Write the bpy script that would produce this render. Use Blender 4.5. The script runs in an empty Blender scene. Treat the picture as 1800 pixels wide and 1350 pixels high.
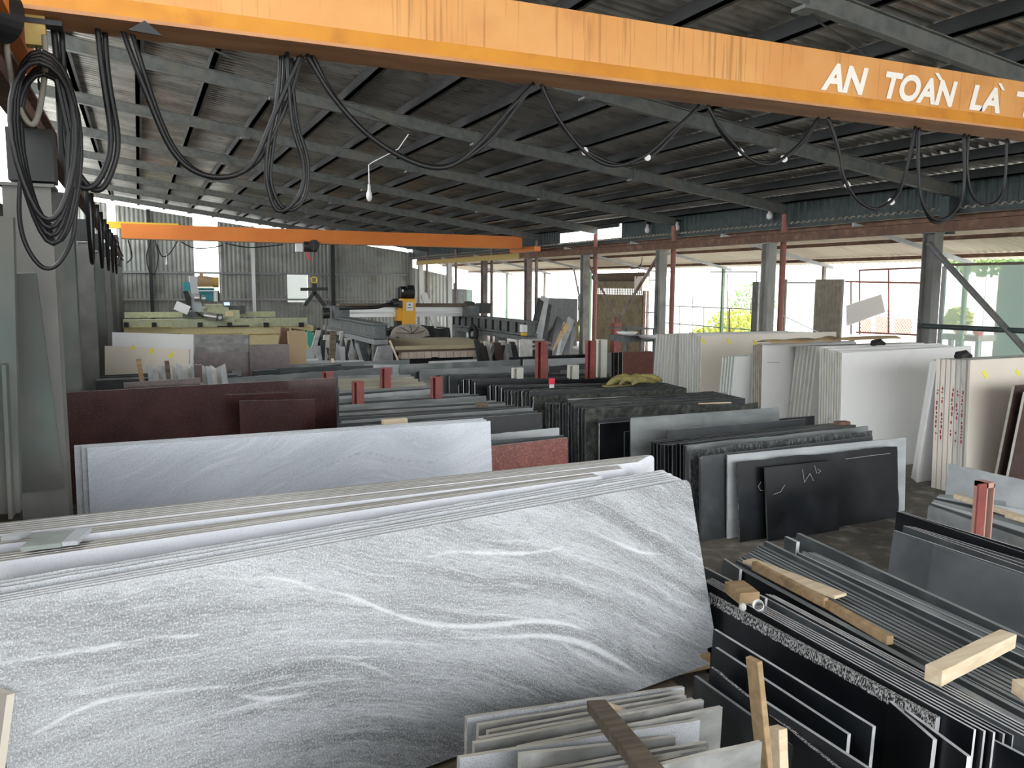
import bpy, math, random
from mathutils import Vector, Matrix, noise
rnd = random.Random(7)
S = bpy.context.scene
# ---------------------------------------------------------------- camera
RM = Matrix(((0.91281736, 0.04206547, -0.40619572), (-0.40831112, 0.1106231, -0.90611509), (0.00681847, 0.99297181, 0.11815449)))
EYE = Vector((0, 0, 2.45)); F = 1458.0
cam = bpy.data.cameras.new('camera'); co = bpy.data.objects.new('camera', cam); S.collection.objects.link(co)
cam.sensor_width = 36; cam.lens = F / 1800 * 36; cam.clip_start = .05; cam.clip_end = 400
co.matrix_world = Matrix.Translation(EYE) @ RM.to_4x4(); S.camera = co
# ---------------------------------------------------------------- sky and exposure
wd = bpy.data.worlds.new('sky'); S.world = wd; wd.use_nodes = True
wd.node_tree.nodes['Background'].inputs[0].default_value = (.95, .98, 1, 1)
wd.node_tree.nodes['Background'].inputs[1].default_value = 2.6
S.view_settings.view_transform = 'Standard'; S.view_settings.look = 'None'; S.view_settings.gamma = 1
S.view_settings.use_curve_mapping = False; S.view_settings.exposure = 1.36

def at(px, py, x=None, y=None, z=None):
    """the point where the sight line through a photo pixel meets the plane x=, y= or z="""
    r = RM @ Vector((px - 900, -(py - 675), -F))
    t = (z - EYE.z) / r.z if z is not None else (x / r.x if x is not None else y / r.y)
    return EYE + r * t

# ---------------------------------------------------------------- materials
MATS = {}
def mat(name, col, rough=.6, metal=0, col2=None, scale=(8, 8, 8), detail=4, lo=.35, hi=.65, speck=None, speck_s=300, speck_t=.62,
        dirt=None, dirt_s=1.5, dirt_lo=.5, dirt_hi=.75, bump=0, emit=None, alpha=1, trans=0, coat=0, spec=.5, rvar=0):
    if name in MATS: return MATS[name]
    m = bpy.data.materials.new(name); m.use_nodes = True; MATS[name] = m
    nt = m.node_tree; N = nt.nodes; L = nt.links; b = N['Principled BSDF']
    b.inputs['Roughness'].default_value = rough; b.inputs['Metallic'].default_value = metal
    b.inputs['Specular IOR Level'].default_value = spec; b.inputs['Alpha'].default_value = alpha
    b.inputs['Transmission Weight'].default_value = trans; b.inputs['Coat Weight'].default_value = coat
    tc = N.new('ShaderNodeTexCoord').outputs['Object']
    oi = N.new('ShaderNodeObjectInfo').outputs['Random']
    def nz(sc, det, off=0, vec=None):
        mp = N.new('ShaderNodeMapping'); mp.inputs['Scale'].default_value = sc if hasattr(sc, '__len__') else (sc,) * 3
        L.new(vec or tc, mp.inputs[0])
        cx = N.new('ShaderNodeCombineXYZ')
        mu = N.new('ShaderNodeMath'); mu.operation = 'MULTIPLY_ADD'; mu.inputs[1].default_value = 37; mu.inputs[2].default_value = off
        L.new(oi, mu.inputs[0])
        for k in range(3): L.new(mu.outputs[0], cx.inputs[k])
        L.new(cx.outputs[0], mp.inputs['Location'])
        n = N.new('ShaderNodeTexNoise'); n.inputs['Scale'].default_value = 1; n.inputs['Detail'].default_value = det
        L.new(mp.outputs[0], n.inputs['Vector']); return n.outputs['Fac']
    def ramp(f, a, c):
        r = N.new('ShaderNodeMapRange'); r.inputs[1].default_value = a; r.inputs[2].default_value = c; L.new(f, r.inputs[0]); return r.outputs[0]
    def mix(f, A, B, kind='MIX'):
        x = N.new('ShaderNodeMix'); x.data_type = 'RGBA'; x.blend_type = kind; L.new(f, x.inputs[0])
        for k, v in ((6, A), (7, B)):
            if isinstance(v, tuple): x.inputs[k].default_value = v + (1,)
            else: L.new(v, x.inputs[k])
        return x.outputs[2]
    base = col
    if col2: base = mix(ramp(nz(scale, detail), lo, hi), col, col2)
    if speck: base = mix(ramp(nz(speck_s, 1, 5), speck_t, speck_t + .06), base, speck)
    if dirt: base = mix(ramp(nz(dirt_s, 5, 11), dirt_lo, dirt_hi), base, dirt)
    if isinstance(base, tuple): b.inputs['Base Color'].default_value = base + (1,)
    else: L.new(base, b.inputs['Base Color'])
    if rvar:
        rr = N.new('ShaderNodeMapRange'); rr.inputs[3].default_value = rough; rr.inputs[4].default_value = rough + rvar
        L.new(nz(2.5, 4, 21), rr.inputs[0]); L.new(rr.outputs[0], b.inputs['Roughness'])
    if bump:
        bp = N.new('ShaderNodeBump'); bp.inputs['Strength'].default_value = bump; bp.inputs['Distance'].default_value = .01
        L.new(nz(40, 6, 3), bp.inputs['Height']); L.new(bp.outputs[0], b.inputs['Normal'])
    if emit:
        b.inputs['Emission Color'].default_value = emit[:3] + (1,); b.inputs['Emission Strength'].default_value = emit[3]
    m['kit'] = 1
    return m

def veined(name, base, dark, light, rough=.3, sp=260, soft=1, vc=None):
    """flow-banded granite: bands follow the 'flow' attribute, white veins the 'vein' attribute of the mesh"""
    m = bpy.data.materials.new(name); m.use_nodes = True; nt = m.node_tree; N = nt.nodes; L = nt.links; b = N['Principled BSDF']
    b.inputs['Roughness'].default_value = rough
    af = N.new('ShaderNodeAttribute'); af.attribute_name = 'flow'; av = N.new('ShaderNodeAttribute'); av.attribute_name = 'vein'
    def noi(vec, det, sc=1):
        n = N.new('ShaderNodeTexNoise'); n.inputs['Scale'].default_value = sc; n.inputs['Detail'].default_value = det; L.new(vec, n.inputs['Vector']); return n.outputs['Fac']
    def mp(vec, sc):
        x = N.new('ShaderNodeMapping'); x.inputs['Scale'].default_value = sc; L.new(vec, x.inputs[0]); return x.outputs[0]
    def rg(f, a, c, lo=0, hi=1):
        r = N.new('ShaderNodeMapRange'); r.inputs[1].default_value = a; r.inputs[2].default_value = c; r.inputs[3].default_value = lo; r.inputs[4].default_value = hi; L.new(f, r.inputs[0]); return r.outputs[0]
    def mix(f, A, B):
        x = N.new('ShaderNodeMix'); x.data_type = 'RGBA'; L.new(f, x.inputs[0])
        for k, v in ((6, A), (7, B)):
            if isinstance(v, tuple): x.inputs[k].default_value = v + (1,)
            else: L.new(v, x.inputs[k])
        return x.outputs[2]
    def mul(a, c):
        x = N.new('ShaderNodeMath'); x.operation = 'MULTIPLY'; L.new(a, x.inputs[0]); L.new(c, x.inputs[1]); return x.outputs[0]
    fl = af.outputs['Vector']
    bands = noi(mp(fl, (.7, 1, 7)), 5)
    streak = noi(mp(fl, (14, 1, 75)), 6)
    wisps = noi(mp(fl, (1.6, 1, 26)), 5)
    grain = noi(mp(N.new('ShaderNodeTexCoord').outputs['Object'], (sp, sp, sp)), 1)
    c = mix(rg(bands, .34, .62), dark, base)
    c = mix(rg(streak, .5, .75, 0, .4 * soft), c, light)
    c = mix(rg(wisps, .56, .7, 0, .6), c, light)
    c = mix(rg(streak, .46, .32, 0, .45 * soft), c, tuple(v * .45 for v in dark))
    c = mix(mul(rg(grain, .5, .62), rg(bands, .2, .8, .9 * soft, .55 * soft)), c, tuple(v * .3 for v in dark))
    g2 = noi(mp(N.new('ShaderNodeTexCoord').outputs['Object'], (sp * .45, sp * .45, sp * .45)), 2)
    c = mix(rg(g2, .5, .68, 0, .55 * soft), c, light)
    c = mix(av.outputs['Fac'], c, vc or light)
    L.new(c, b.inputs['Base Color'])
    return m

M = {}
def K(k, *a, **kw): M[k] = mat(k, *a, **kw)
K('floor', (.16, .14, .115), .85, col2=(.09, .08, .068), scale=(1.4, 1.4, 1.4), dirt=(.3, .28, .25), dirt_s=5, bump=.4)
K('ground', (.62, .6, .56), .9, col2=(.5, .48, .44), scale=(.5, .5, .5))
K('sheet', (.55, .55, .52), .22, .6, col2=(.3, .3, .28), scale=(.25, 1.3, 1), dirt=(.22, .21, .19), dirt_s=3, rvar=.25)
K('wall_sheet', (.36, .37, .34), .5, .2, col2=(.24, .25, .235), scale=(.5, .5, .5), dirt=(.17, .16, .15), dirt_s=1.1, rvar=.2)
#lean
K('lean_old', (.78, .73, .64), .8, col2=(.66, .6, .5), scale=(3, .5, 1), dirt=(.45, .4, .32), dirt_s=1.3)
K('steel', (.15, .16, .15), .6, .1, col2=(.1, .11, .105), dirt=(.17, .155, .13), dirt_s=2)
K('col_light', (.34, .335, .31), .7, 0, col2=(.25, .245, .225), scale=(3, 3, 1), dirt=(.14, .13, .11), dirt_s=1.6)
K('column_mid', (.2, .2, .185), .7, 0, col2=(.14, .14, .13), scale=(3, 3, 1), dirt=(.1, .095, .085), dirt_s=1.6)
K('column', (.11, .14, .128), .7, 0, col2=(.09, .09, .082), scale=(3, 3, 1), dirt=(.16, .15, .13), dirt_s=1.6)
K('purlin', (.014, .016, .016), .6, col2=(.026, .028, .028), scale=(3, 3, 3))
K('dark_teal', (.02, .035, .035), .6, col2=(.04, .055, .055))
K('rust', (.17, .085, .05), .75, col2=(.11, .06, .04), scale=(4, 4, 4), dirt=(.24, .15, .1), dirt_s=6)
K('rust_col', (.2, .13, .11), .75, col2=(.3, .27, .25), scale=(4, 4, 1), dirt=(.12, .08, .07), dirt_s=3)
K('pipe_red', (.32, .11, .085), .6, col2=(.22, .1, .08))
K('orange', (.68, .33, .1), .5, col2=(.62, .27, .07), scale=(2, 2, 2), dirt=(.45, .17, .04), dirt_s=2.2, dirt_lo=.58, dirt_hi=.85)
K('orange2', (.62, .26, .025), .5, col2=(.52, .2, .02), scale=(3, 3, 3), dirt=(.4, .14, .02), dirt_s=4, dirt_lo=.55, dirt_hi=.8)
K('orange3', (.75, .22, .03), .5, col2=(.66, .18, .02), scale=(1, 1, 1))
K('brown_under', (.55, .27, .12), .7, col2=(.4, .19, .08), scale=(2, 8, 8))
K('yellow', (.75, .5, .03), .5); K('yellow_old', (.55, .4, .12), .6, col2=(.4, .28, .08))
K('saw_yellow', (.8, .4, .02), .4)
K('letter', (.85, .8, .72), .6, dirt=(.75, .55, .38), dirt_s=9, dirt_lo=.6, dirt_hi=.9)
K('cable', (.006, .006, .0065), .5); K('tie', (.8, .8, .8), .5)
K('wood', (.42, .29, .16), .75, col2=(.3, .2, .1), scale=(1.5, 20, 20), dirt=(.16, .1, .05), dirt_s=5, dirt_lo=.6, dirt_hi=.8, bump=.3)
K('wood_pale', (.76, .64, .46), .75, col2=(.64, .5, .33), scale=(2, 25, 25), bump=.3)
K('wood_dark', (.16, .125, .09), .8, col2=(.09, .07, .05), scale=(1.5, 20, 20), bump=.3)
K('plank', (.6, .54, .36), .8, col2=(.45, .4, .25), scale=(1, 30, 5))
K('plank_edge', (.72, .62, .52), .8, col2=(.58, .48, .4), scale=(30, 3, 3))
K('post_red', (.27, .06, .05), .55, col2=(.2, .045, .04), dirt=(.35, .17, .14), dirt_s=8, dirt_lo=.6, dirt_hi=.8)
K('primer', (.5, .3, .24), .7)
K('post_white', (.6, .6, .52), .6)
g = dict(speck_s=220)
K('granite_pale', (.62, .64, .67), .35, col2=(.5, .52, .55), scale=(3, 3, 12), speck=(.33, .34, .36), speck_t=.56, speck_s=220, rvar=.1)
K('granite_white', (.76, .77, .81), .35, col2=(.66, .67, .71), scale=(3, 3, 12), speck=(.5, .51, .54), speck_t=.62, speck_s=200)
K('granite_edge', (.5, .49, .46), .7, col2=(.36, .34, .3), scale=(4, 8, 30), dirt=(.6, .58, .54), dirt_s=4)
K('top_beige', (.42, .4, .35), .9, col2=(.33, .31, .26), scale=(2, 9, 9), dirt=(.5, .48, .44), dirt_s=3)
K('broken_green', (.33, .36, .33), .6, col2=(.25, .28, .26))
K('maroon', (.045, .02, .02), .1, col2=(.07, .03, .03), scale=(3, 3, 3), speck=(.1, .055, .055), speck_t=.6, speck_s=90, coat=.3)
K('red_granite', (.22, .07, .055), .22, col2=(.17, .055, .045), scale=(14, 14, 14), speck=(.4, .16, .13), speck_t=.6, speck_s=110)
K('brown_granite', (.055, .033, .03), .3, col2=(.085, .055, .048), scale=(10, 10, 10), speck=(.13, .09, .08), speck_t=.6, speck_s=100)
K('black_pol', (.005, .006, .008), .2, col2=(.008, .01, .012), scale=(2, 2, 5), dirt=(.03, .034, .04), dirt_s=2.2, dirt_lo=.52, dirt_hi=.85, rvar=.25, spec=.35)
K('black_matt', (.012, .014, .016), .5, col2=(.026, .029, .03), scale=(2, 2, 6), dirt=(.06, .066, .066), dirt_s=4, dirt_lo=.55, dirt_hi=.85)
K('grey_dust', (.24, .255, .255), .7, col2=(.15, .165, .165), scale=(1.5, 6, 6), dirt=(.32, .33, .33), dirt_s=2.5)  # real dust, and the painted sheen of one slab in the black rack
K('grey_mid', (.028, .033, .036), .5, col2=(.042, .048, .052), scale=(2, 2, 6), dirt=(.085, .092, .094), dirt_s=3, rvar=.2)
K('grey_light', (.45, .47, .48), .6, col2=(.34, .36, .37), scale=(2, 3, 6), dirt=(.5, .52, .53), dirt_s=3)
K('moss', (.03, .033, .03), .9, col2=(.1, .105, .09), scale=(14, 14, 14), dirt=(.02, .022, .022), dirt_s=8, bump=.8)
K('dusty_stone', (.3, .3, .29), .7, col2=(.2, .2, .19), scale=(6, 8, 14), dirt=(.42, .42, .4), dirt_s=5)
K('honed', (.085, .092, .1), .5, col2=(.06, .066, .072), scale=(2, 2, 3), dirt=(.13, .138, .145), dirt_s=1.6, rvar=.2)
K('rough_edge', (.035, .04, .042), .8, col2=(.17, .175, .18), scale=(40, 40, 20), lo=.45, hi=.7, bump=.8)
K('beige_top', (.4, .38, .3), .85, col2=(.3, .28, .22), scale=(1, 9, 9), dirt=(.24, .24, .22), dirt_s=2)
K('white_quartz', (.82, .82, .8), .22, col2=(.76, .76, .74), scale=(1, 1, 1), dirt=(.66, .65, .62), dirt_s=1.5, dirt_lo=.6, dirt_hi=.9)
K('cream_quartz', (.8, .73, .63), .3, col2=(.75, .68, .58), scale=(1, 1, 1), dirt=(.6, .54, .45), dirt_s=1.5, dirt_lo=.6, dirt_hi=.9)
K('slab_edge', (.6, .59, .53), .8, col2=(.45, .43, .37), scale=(3, 30, 3), dirt=(.25, .2, .15), dirt_s=7, dirt_lo=.62, dirt_hi=.8)
K('slab_edge_green', (.62, .66, .6), .7, col2=(.5, .55, .49), scale=(3, 30, 3))
K('slab_edge_brown', (.16, .1, .065), .9, col2=(.3, .24, .18), scale=(6, 30, 9))
K('edge_light', (.6, .61, .62), .6, col2=(.4, .41, .42), scale=(10, 10, 10))
K('edge_dark', (.07, .074, .074), .7, col2=(.03, .033, .033), scale=(5, 5, 5))
K('grit', (.5, .5, .5), .9, col2=(.02, .02, .02), scale=(150, 150, 60), lo=.46, hi=.52)
K('board_pale', (.88, .86, .82), .7)
K('scrap_white', (.68, .67, .63), .6, col2=(.5, .49, .46), scale=(8, 8, 8))
K('chalk', (.4, .42, .42), .9); K('pen_red', (.28, .03, .03), .7); K('sticker', (.85, .75, .08), .6); K('sticker_b', (.35, .25, .15), .6)
K('olive', (.6, .64, .42), .5, col2=(.5, .54, .34), dirt=(.2, .19, .12), dirt_s=3, dirt_lo=.62)
K('cream_paint', (.92, .8, .45), .5, col2=(.86, .73, .4), dirt=(.4, .3, .12), dirt_s=3, dirt_lo=.65)
K('teal_paint', (.04, .32, .36), .5); K('pale_paint', (.55, .6, .62), .45); K('tan', (.42, .3, .17), .6)
K('machine', (.1, .115, .115), .55, .3, col2=(.17, .185, .185), scale=(5, 5, 5)); K('alu', (.6, .61, .6), .35, .6)
K('black', (.012, .012, .013), .5); K('iron', (.05, .05, .052), .45, .5); K('muslin', (.5, .46, .4), .9, col2=(.36, .32, .27))
K('white_paint', (.8, .8, .8), .5); K('screen', (.05, .08, .5), .3, emit=(.25, .35, 1, 1.2)); K('bulb', (.7, .7, .7), .3)
K('shutter', (.3, .24, .14), .6, col2=(.22, .18, .1), dirt=(.1, .08, .05), dirt_s=2)
K('panel_grey', (.3, .31, .32), .6, .2, col2=(.22, .23, .24)); K('panel_brown', (.3, .27, .22), .7, col2=(.22, .2, .16))
K('mint', (.5, .66, .6), .6, col2=(.42, .58, .52)); K('green_frame', (.16, .26, .16), .6); K('frame_grey', (.3, .3, .3), .5)
K('salmon', (.75, .26, .2), .6); K('brick_red', (.75, .36, .26), .7); K('pane', (.55, .57, .58), .15)
K('leaf', (.35, .42, .07), .7, col2=(.5, .5, .12), scale=(3, 3, 3)); K('leaf2', (.12, .22, .06), .7, col2=(.22, .33, .1), scale=(3, 3, 3))
K('tarp', (.36, .3, .1), .8, col2=(.2, .17, .07), scale=(9, 9, 9)); K('green_tarp', (.08, .5, .4), .5)
K('glass_green', (.66, .8, .73), .06, alpha=.42, spec=.8); K('red_cloth', (.8, .04, .08), .6); K('cup', (.75, .76, .76), .3)
K('rag', (.35, .33, .3), .9, col2=(.5, .48, .44), scale=(6, 6, 6)); K('concrete', (.45, .44, .41), .8, col2=(.33, .32, .3))
K('tyre', (.02, .02, .02), .8)
# rain and grease runs down the crane web
def runs(m, thr=.66):
    nt = m.node_tree; N = nt.nodes; L = nt.links; b = N['Principled BSDF']; src = b.inputs['Base Color'].links[0].from_socket
    tc = N.new('ShaderNodeTexCoord').outputs['Object']
    def nz(sc):
        mp = N.new('ShaderNodeMapping'); mp.inputs['Scale'].default_value = sc; L.new(tc, mp.inputs[0])
        n = N.new('ShaderNodeTexNoise'); n.inputs['Scale'].default_value = 1; n.inputs['Detail'].default_value = 3; L.new(mp.outputs[0], n.inputs['Vector']); return n.outputs['Fac']
    a = nz((45, 1, 1.2)); c = nz((1.1, 1, .6))
    ad = N.new('ShaderNodeMath'); ad.operation = 'MULTIPLY_ADD'; L.new(c, ad.inputs[0]); ad.inputs[1].default_value = .55; L.new(a, ad.inputs[2])
    r = N.new('ShaderNodeMapRange'); r.inputs[1].default_value = .84; r.inputs[2].default_value = .98; r.inputs[4].default_value = .6; L.new(ad.outputs[0], r.inputs[0])
    x = N.new('ShaderNodeMix'); x.data_type = 'RGBA'; L.new(r.outputs[0], x.inputs[0]); L.new(src, x.inputs[6]); x.inputs[7].default_value = (.3, .13, .03, 1); L.new(x.outputs[2], b.inputs['Base Color'])
runs(M['orange'])
M['veined'] = veined('veined', (.42, .435, .455), (.18, .19, .195), (.7, .715, .74))
M['marble'] = veined('marble', (.6, .635, .7), (.53, .565, .63), (.74, .765, .82), .2, 120, soft=.35, vc=(.36, .38, .46))
def translucent_sheet(name, col, f):
    m = bpy.data.materials.new(name); m.use_nodes = True; nt = m.node_tree; N = nt.nodes; L = nt.links; N.remove(N['Principled BSDF'])
    tc = N.new('ShaderNodeTexCoord'); mp = N.new('ShaderNodeMapping'); mp.inputs['Scale'].default_value = (.6, 5, 1); L.new(tc.outputs['Object'], mp.inputs[0])
    n = N.new('ShaderNodeTexNoise'); n.inputs['Scale'].default_value = 1; n.inputs['Detail'].default_value = 4; L.new(mp.outputs[0], n.inputs['Vector'])
    x = N.new('ShaderNodeMix'); x.data_type = 'RGBA'; L.new(n.outputs['Fac'], x.inputs[0]); x.inputs[6].default_value = col + (1,); x.inputs[7].default_value = tuple(v * .72 for v in col) + (1,)
    d = N.new('ShaderNodeBsdfDiffuse'); t = N.new('ShaderNodeBsdfTranslucent'); L.new(x.outputs[2], d.inputs[0]); L.new(x.outputs[2], t.inputs[0])
    ms = N.new('ShaderNodeMixShader'); ms.inputs[0].default_value = f; L.new(d.outputs[0], ms.inputs[1]); L.new(t.outputs[0], ms.inputs[2]); L.new(ms.outputs[0], N['Material Output'].inputs[0]); return m
M['lean_sheet'] = translucent_sheet('lean_sheet', (.8, .74, .64), .22)

# ---------------------------------------------------------------- mesh helpers
class MB:
    def __init__(s): s.v = []; s.f = []; s.mi = []
    def add(s, vs, fs, mi=0):
        o = len(s.v); s.v += [tuple(v) for v in vs]; s.f += [tuple(i + o for i in f) for f in fs]; s.mi += [mi] * len(fs); return s
    def box(s, a, b, mi=0, rot=None, c=None):
        (x0, y0, z0), (x1, y1, z1) = a, b
        vs = [Vector(p) for p in ((x0, y0, z0), (x1, y0, z0), (x1, y1, z0), (x0, y1, z0), (x0, y0, z1), (x1, y0, z1), (x1, y1, z1), (x0, y1, z1))]
        if rot is not None:
            c = Vector(c) if c is not None else (Vector(a) + Vector(b)) / 2
            vs = [rot @ (v - c) + c for v in vs]
        return s.add(vs, [(0, 3, 2, 1), (4, 5, 6, 7), (0, 1, 5, 4), (1, 2, 6, 5), (2, 3, 7, 6), (3, 0, 4, 7)], mi)
    def bar(s, p, q, w, d=None, mi=0, up=(0, 0, 1)):
        p = Vector(p); q = Vector(q); t = (q - p).normalized(); d = d or w
        a = t.cross(Vector(up))
        if a.length < 1e-3: a = t.cross(Vector((0, 1, 0)))
        a.normalize(); b = a.cross(t).normalized(); a *= w / 2; b *= d / 2
        vs = [p - a - b, p + a - b, p + a + b, p - a + b, q - a - b, q + a - b, q + a + b, q - a + b]
        return s.add(vs, [(0, 1, 2, 3), (7, 6, 5, 4), (0, 4, 5, 1), (1, 5, 6, 2), (2, 6, 7, 3), (3, 7, 4, 0)], mi)
    def tube(s, pts, r, n=8, mi=0, cap=True):
        pts = [Vector(p) for p in pts]; rings = []; o = len(s.v); prev = None
        for i, p in enumerate(pts):
            t = (pts[min(i + 1, len(pts) - 1)] - pts[max(i - 1, 0)]).normalized()
            a = (prev - t * prev.dot(t)) if prev else t.cross(Vector((.3, .2, 1)))
            if a.length < 1e-4: a = t.cross(Vector((1, 0, 0)))
            a.normalize(); prev = a; b = t.cross(a)
            rr = r[i] if hasattr(r, '__len__') else r
            s.v += [tuple(p + (a * math.cos(k * 6.28318 / n) + b * math.sin(k * 6.28318 / n)) * rr) for k in range(n)]
        for i in range(len(pts) - 1):
            for k in range(n):
                s.f.append((o + i * n + k, o + i * n + (k + 1) % n, o + (i + 1) * n + (k + 1) % n, o + (i + 1) * n + k)); s.mi.append(mi)
        if cap:
            s.f.append(tuple(o + k for k in range(n))[::-1]); s.mi.append(mi)
            s.f.append(tuple(o + (len(pts) - 1) * n + k for k in range(n))); s.mi.append(mi)
        return s
    def cyl(s, p, q, r, n=20, mi=0): return s.tube([p, q], r, n, mi)
    def prism(s, poly, ax, d0, d1, mi=0):
        """poly in the plane normal to axis ax (0 x, 1 y, 2 z), extruded from d0 to d1"""
        def P(a, b, d): return (d, a, b) if ax == 0 else ((a, d, b) if ax == 1 else (a, b, d))
        n = len(poly); vs = [P(a, b, d0) for a, b in poly] + [P(a, b, d1) for a, b in poly]
        return s.add(vs, [tuple(range(n)), tuple(range(2 * n - 1, n - 1, -1))] + [(i, (i + 1) % n + 0, (i + 1) % n + n, i + n) for i in range(n)], mi)
    def build(s, name, mats, parent=None, loc=None, smooth=False, bevel=0, mw=None):
        me = bpy.data.meshes.new(name)
        if mw is None:
            if loc is None:
                if parent is not None: loc = parent['_loc'] if '_loc' in parent else (0, 0, 0); loc = Vector(loc)
                else:
                    xs = [v[0] for v in s.v]; ys = [v[1] for v in s.v]; zs = [v[2] for v in s.v]
                    loc = Vector(((min(xs) + max(xs)) / 2, (min(ys) + max(ys)) / 2, min(zs)))
            loc = Vector(loc); vs = [Vector(v) - loc for v in s.v]
        else: vs = s.v
        me.from_pydata([tuple(v) for v in vs], [], s.f); me.validate()
        if not isinstance(mats, (list, tuple)): mats = [mats]
        for m in mats: me.materials.append(M[m] if isinstance(m, str) else m)
        if len(me.polygons) == len(s.mi): me.polygons.foreach_set('material_index', s.mi)
        if smooth: me.polygons.foreach_set('use_smooth', [True] * len(me.polygons))
        import bmesh
        bm = bmesh.new(); bm.from_mesh(me); bmesh.ops.recalc_face_normals(bm, faces=bm.faces); bm.to_mesh(me); bm.free()
        o = bpy.data.objects.new(name, me); S.collection.objects.link(o)
        if mw is not None: o.matrix_world = mw
        elif parent is not None:
            o.parent = parent; o.location = (0, 0, 0)
        else: o.location = loc
        if bevel:
            b = o.modifiers.new('bevel', 'BEVEL'); b.width = bevel; b.segments = 2; b.limit_method = 'ANGLE'
        return o
def tag(o, label, cat, group=None, kind=None):
    o['label'] = label; o['category'] = cat
    if group: o['group'] = group
    o['kind'] = kind or 'thing'
    return o
def thing(name, label, cat, loc, group=None):
    o = bpy.data.objects.new(name, None); S.collection.objects.link(o); o.location = loc; o.empty_display_size = .2
    tag(o, label, cat, group); return o
ROOTLOC = {}
def part(root, name, mb, mats, **kw):
    """a part whose mesh is given in world coordinates, parented to a thing (or a part of one)"""
    r = root; off = Vector((0, 0, 0))
    while r is not None: off += Vector(r.location); r = r.parent
    mb.v = [tuple(Vector(v) - off) for v in mb.v]
    o = mb.build(name, mats, None, loc=(0, 0, 0), **kw); o.parent = root; return o
def sub(root, name, mb, mats, label=None, **kw):
    o = part(root, name, mb, mats, **kw)
    if label: o['label'] = label
    return o
def struct(o): o['kind'] = 'structure'; return o
ORD = ['first', 'second', 'third', 'fourth', 'fifth', 'sixth', 'seventh', 'eighth', 'ninth', 'tenth', 'eleventh', 'twelfth', 'thirteenth', 'fourteenth', 'fifteenth', 'sixteenth', 'seventeenth', 'eighteenth', 'nineteenth', 'twentieth']

# ================================================================ SETTING
XR, XL = 12.77, -.6            # the two crane runways
YS = [6.29 + 4.17 * k for k in range(9)]
def zr(x): return 5.81 - .133 * x          # underside of the rafters
YE = 42.8
fl = MB(); fl.box((-1.7, -9, -.1), (17.2, YE, 0)); struct(fl.build('floor', 'floor'))
fl = MB(); fl.box((-60, -60, -.16), (120, 120, -.102)); o = fl.build('outdoor_ground', 'ground'); tag(o, 'pale concrete yard around the open shed', 'ground', kind='structure')
def corr(y0, y1, pitch, hgt, P, flip=False):
    """trapezoid corrugation: profile runs along y, P(s, h, e) maps to world for e=0,1 ends"""
    mb = MB(); prof = []; n = int((y1 - y0) / pitch)
    for i in range(n):
        y = y0 + i * pitch
        prof += [(y, 0), (y + pitch * .3, 0), (y + pitch * .5, hgt), (y + pitch * .8, hgt)]
    vs = [P(s, h, 0) for s, h in prof] + [P(s, h, 1) for s, h in prof]; m = len(prof)
    mb.add(vs, [(i, i + 1, m + i + 1, m + i) for i in range(m - 1)]); return mb
def th(o, t=.004):
    s = o.modifiers.new('thick', 'SOLIDIFY'); s.thickness = t; return o
mb = corr(-6.5, YE + .4, .17, .045, lambda s, h, e: ((-2.5, 13.5)[e], s, zr((-2.5, 13.5)[e]) + .42 + h))  # stretch behind the camera is unseen, lengthened to block sky light
th(struct(mb.build('ceiling', 'sheet')))
# rafters, one every bay
for i, y in enumerate(YS):
    r = thing('roof_rafter', 'grey steel roof rafter spanning the hall, %s from the camera' % ORD[i], 'beam', (XR, y, zr(XR)), 'rafters across the hall')
    m = MB()
    for x0, x1, w, z0, z1 in ((-2.4, 13.2, .1, 0, .012), (-2.4, 13.2, .1, .2, .212), (-2.4, 13.2, .012, .012, .2)):
        m.add([(x, yy, zr(x) + z) for x in (x0, x1) for yy, z in ((y - w / 2, z0), (y + w / 2, z0), (y + w / 2, z1), (y - w / 2, z1))],
              [(0, 1, 2, 3), (7, 6, 5, 4), (0, 4, 5, 1), (1, 5, 6, 2), (2, 6, 7, 3), (3, 7, 4, 0)])
    sub(r, 'flanged_beam', m, 'steel')
    for x in (2.2, 5.8, 9.2):
        c = MB(); c.box((x - .09, y - .09, zr(x) - .03), (x + .09, y + .09, zr(x) + .005)); c.bar((x, y - .06, zr(x) - .01), (x, y - .06, zr(x) + .2), .03, .02)
        sub(r, 'splice_plate', c, 'steel')
npur = 15
for k in range(npur):
    x = 13.1 - k * 1.08; z = zr(x) + .228
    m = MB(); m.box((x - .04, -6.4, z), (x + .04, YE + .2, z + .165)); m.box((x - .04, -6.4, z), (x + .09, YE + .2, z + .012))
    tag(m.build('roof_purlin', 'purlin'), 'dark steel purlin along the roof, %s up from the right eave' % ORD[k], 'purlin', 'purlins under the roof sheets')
# thin cross bracing rods under the roof
for a, b, lab in (((322, 66), (720, 232), 'thin diagonal bracing rod under the roof above the left crane cables'), ((1370, -10), (1545, 112), 'thin diagonal bracing rod above the lettering on the crane beam')):
    p = at(*a, z=5.2); q = at(*b, z=5.0); m = MB(); m.cyl(p, q, .012, 6); tag(m.build('bracing_rod', 'steel'), lab, 'rod')
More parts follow.
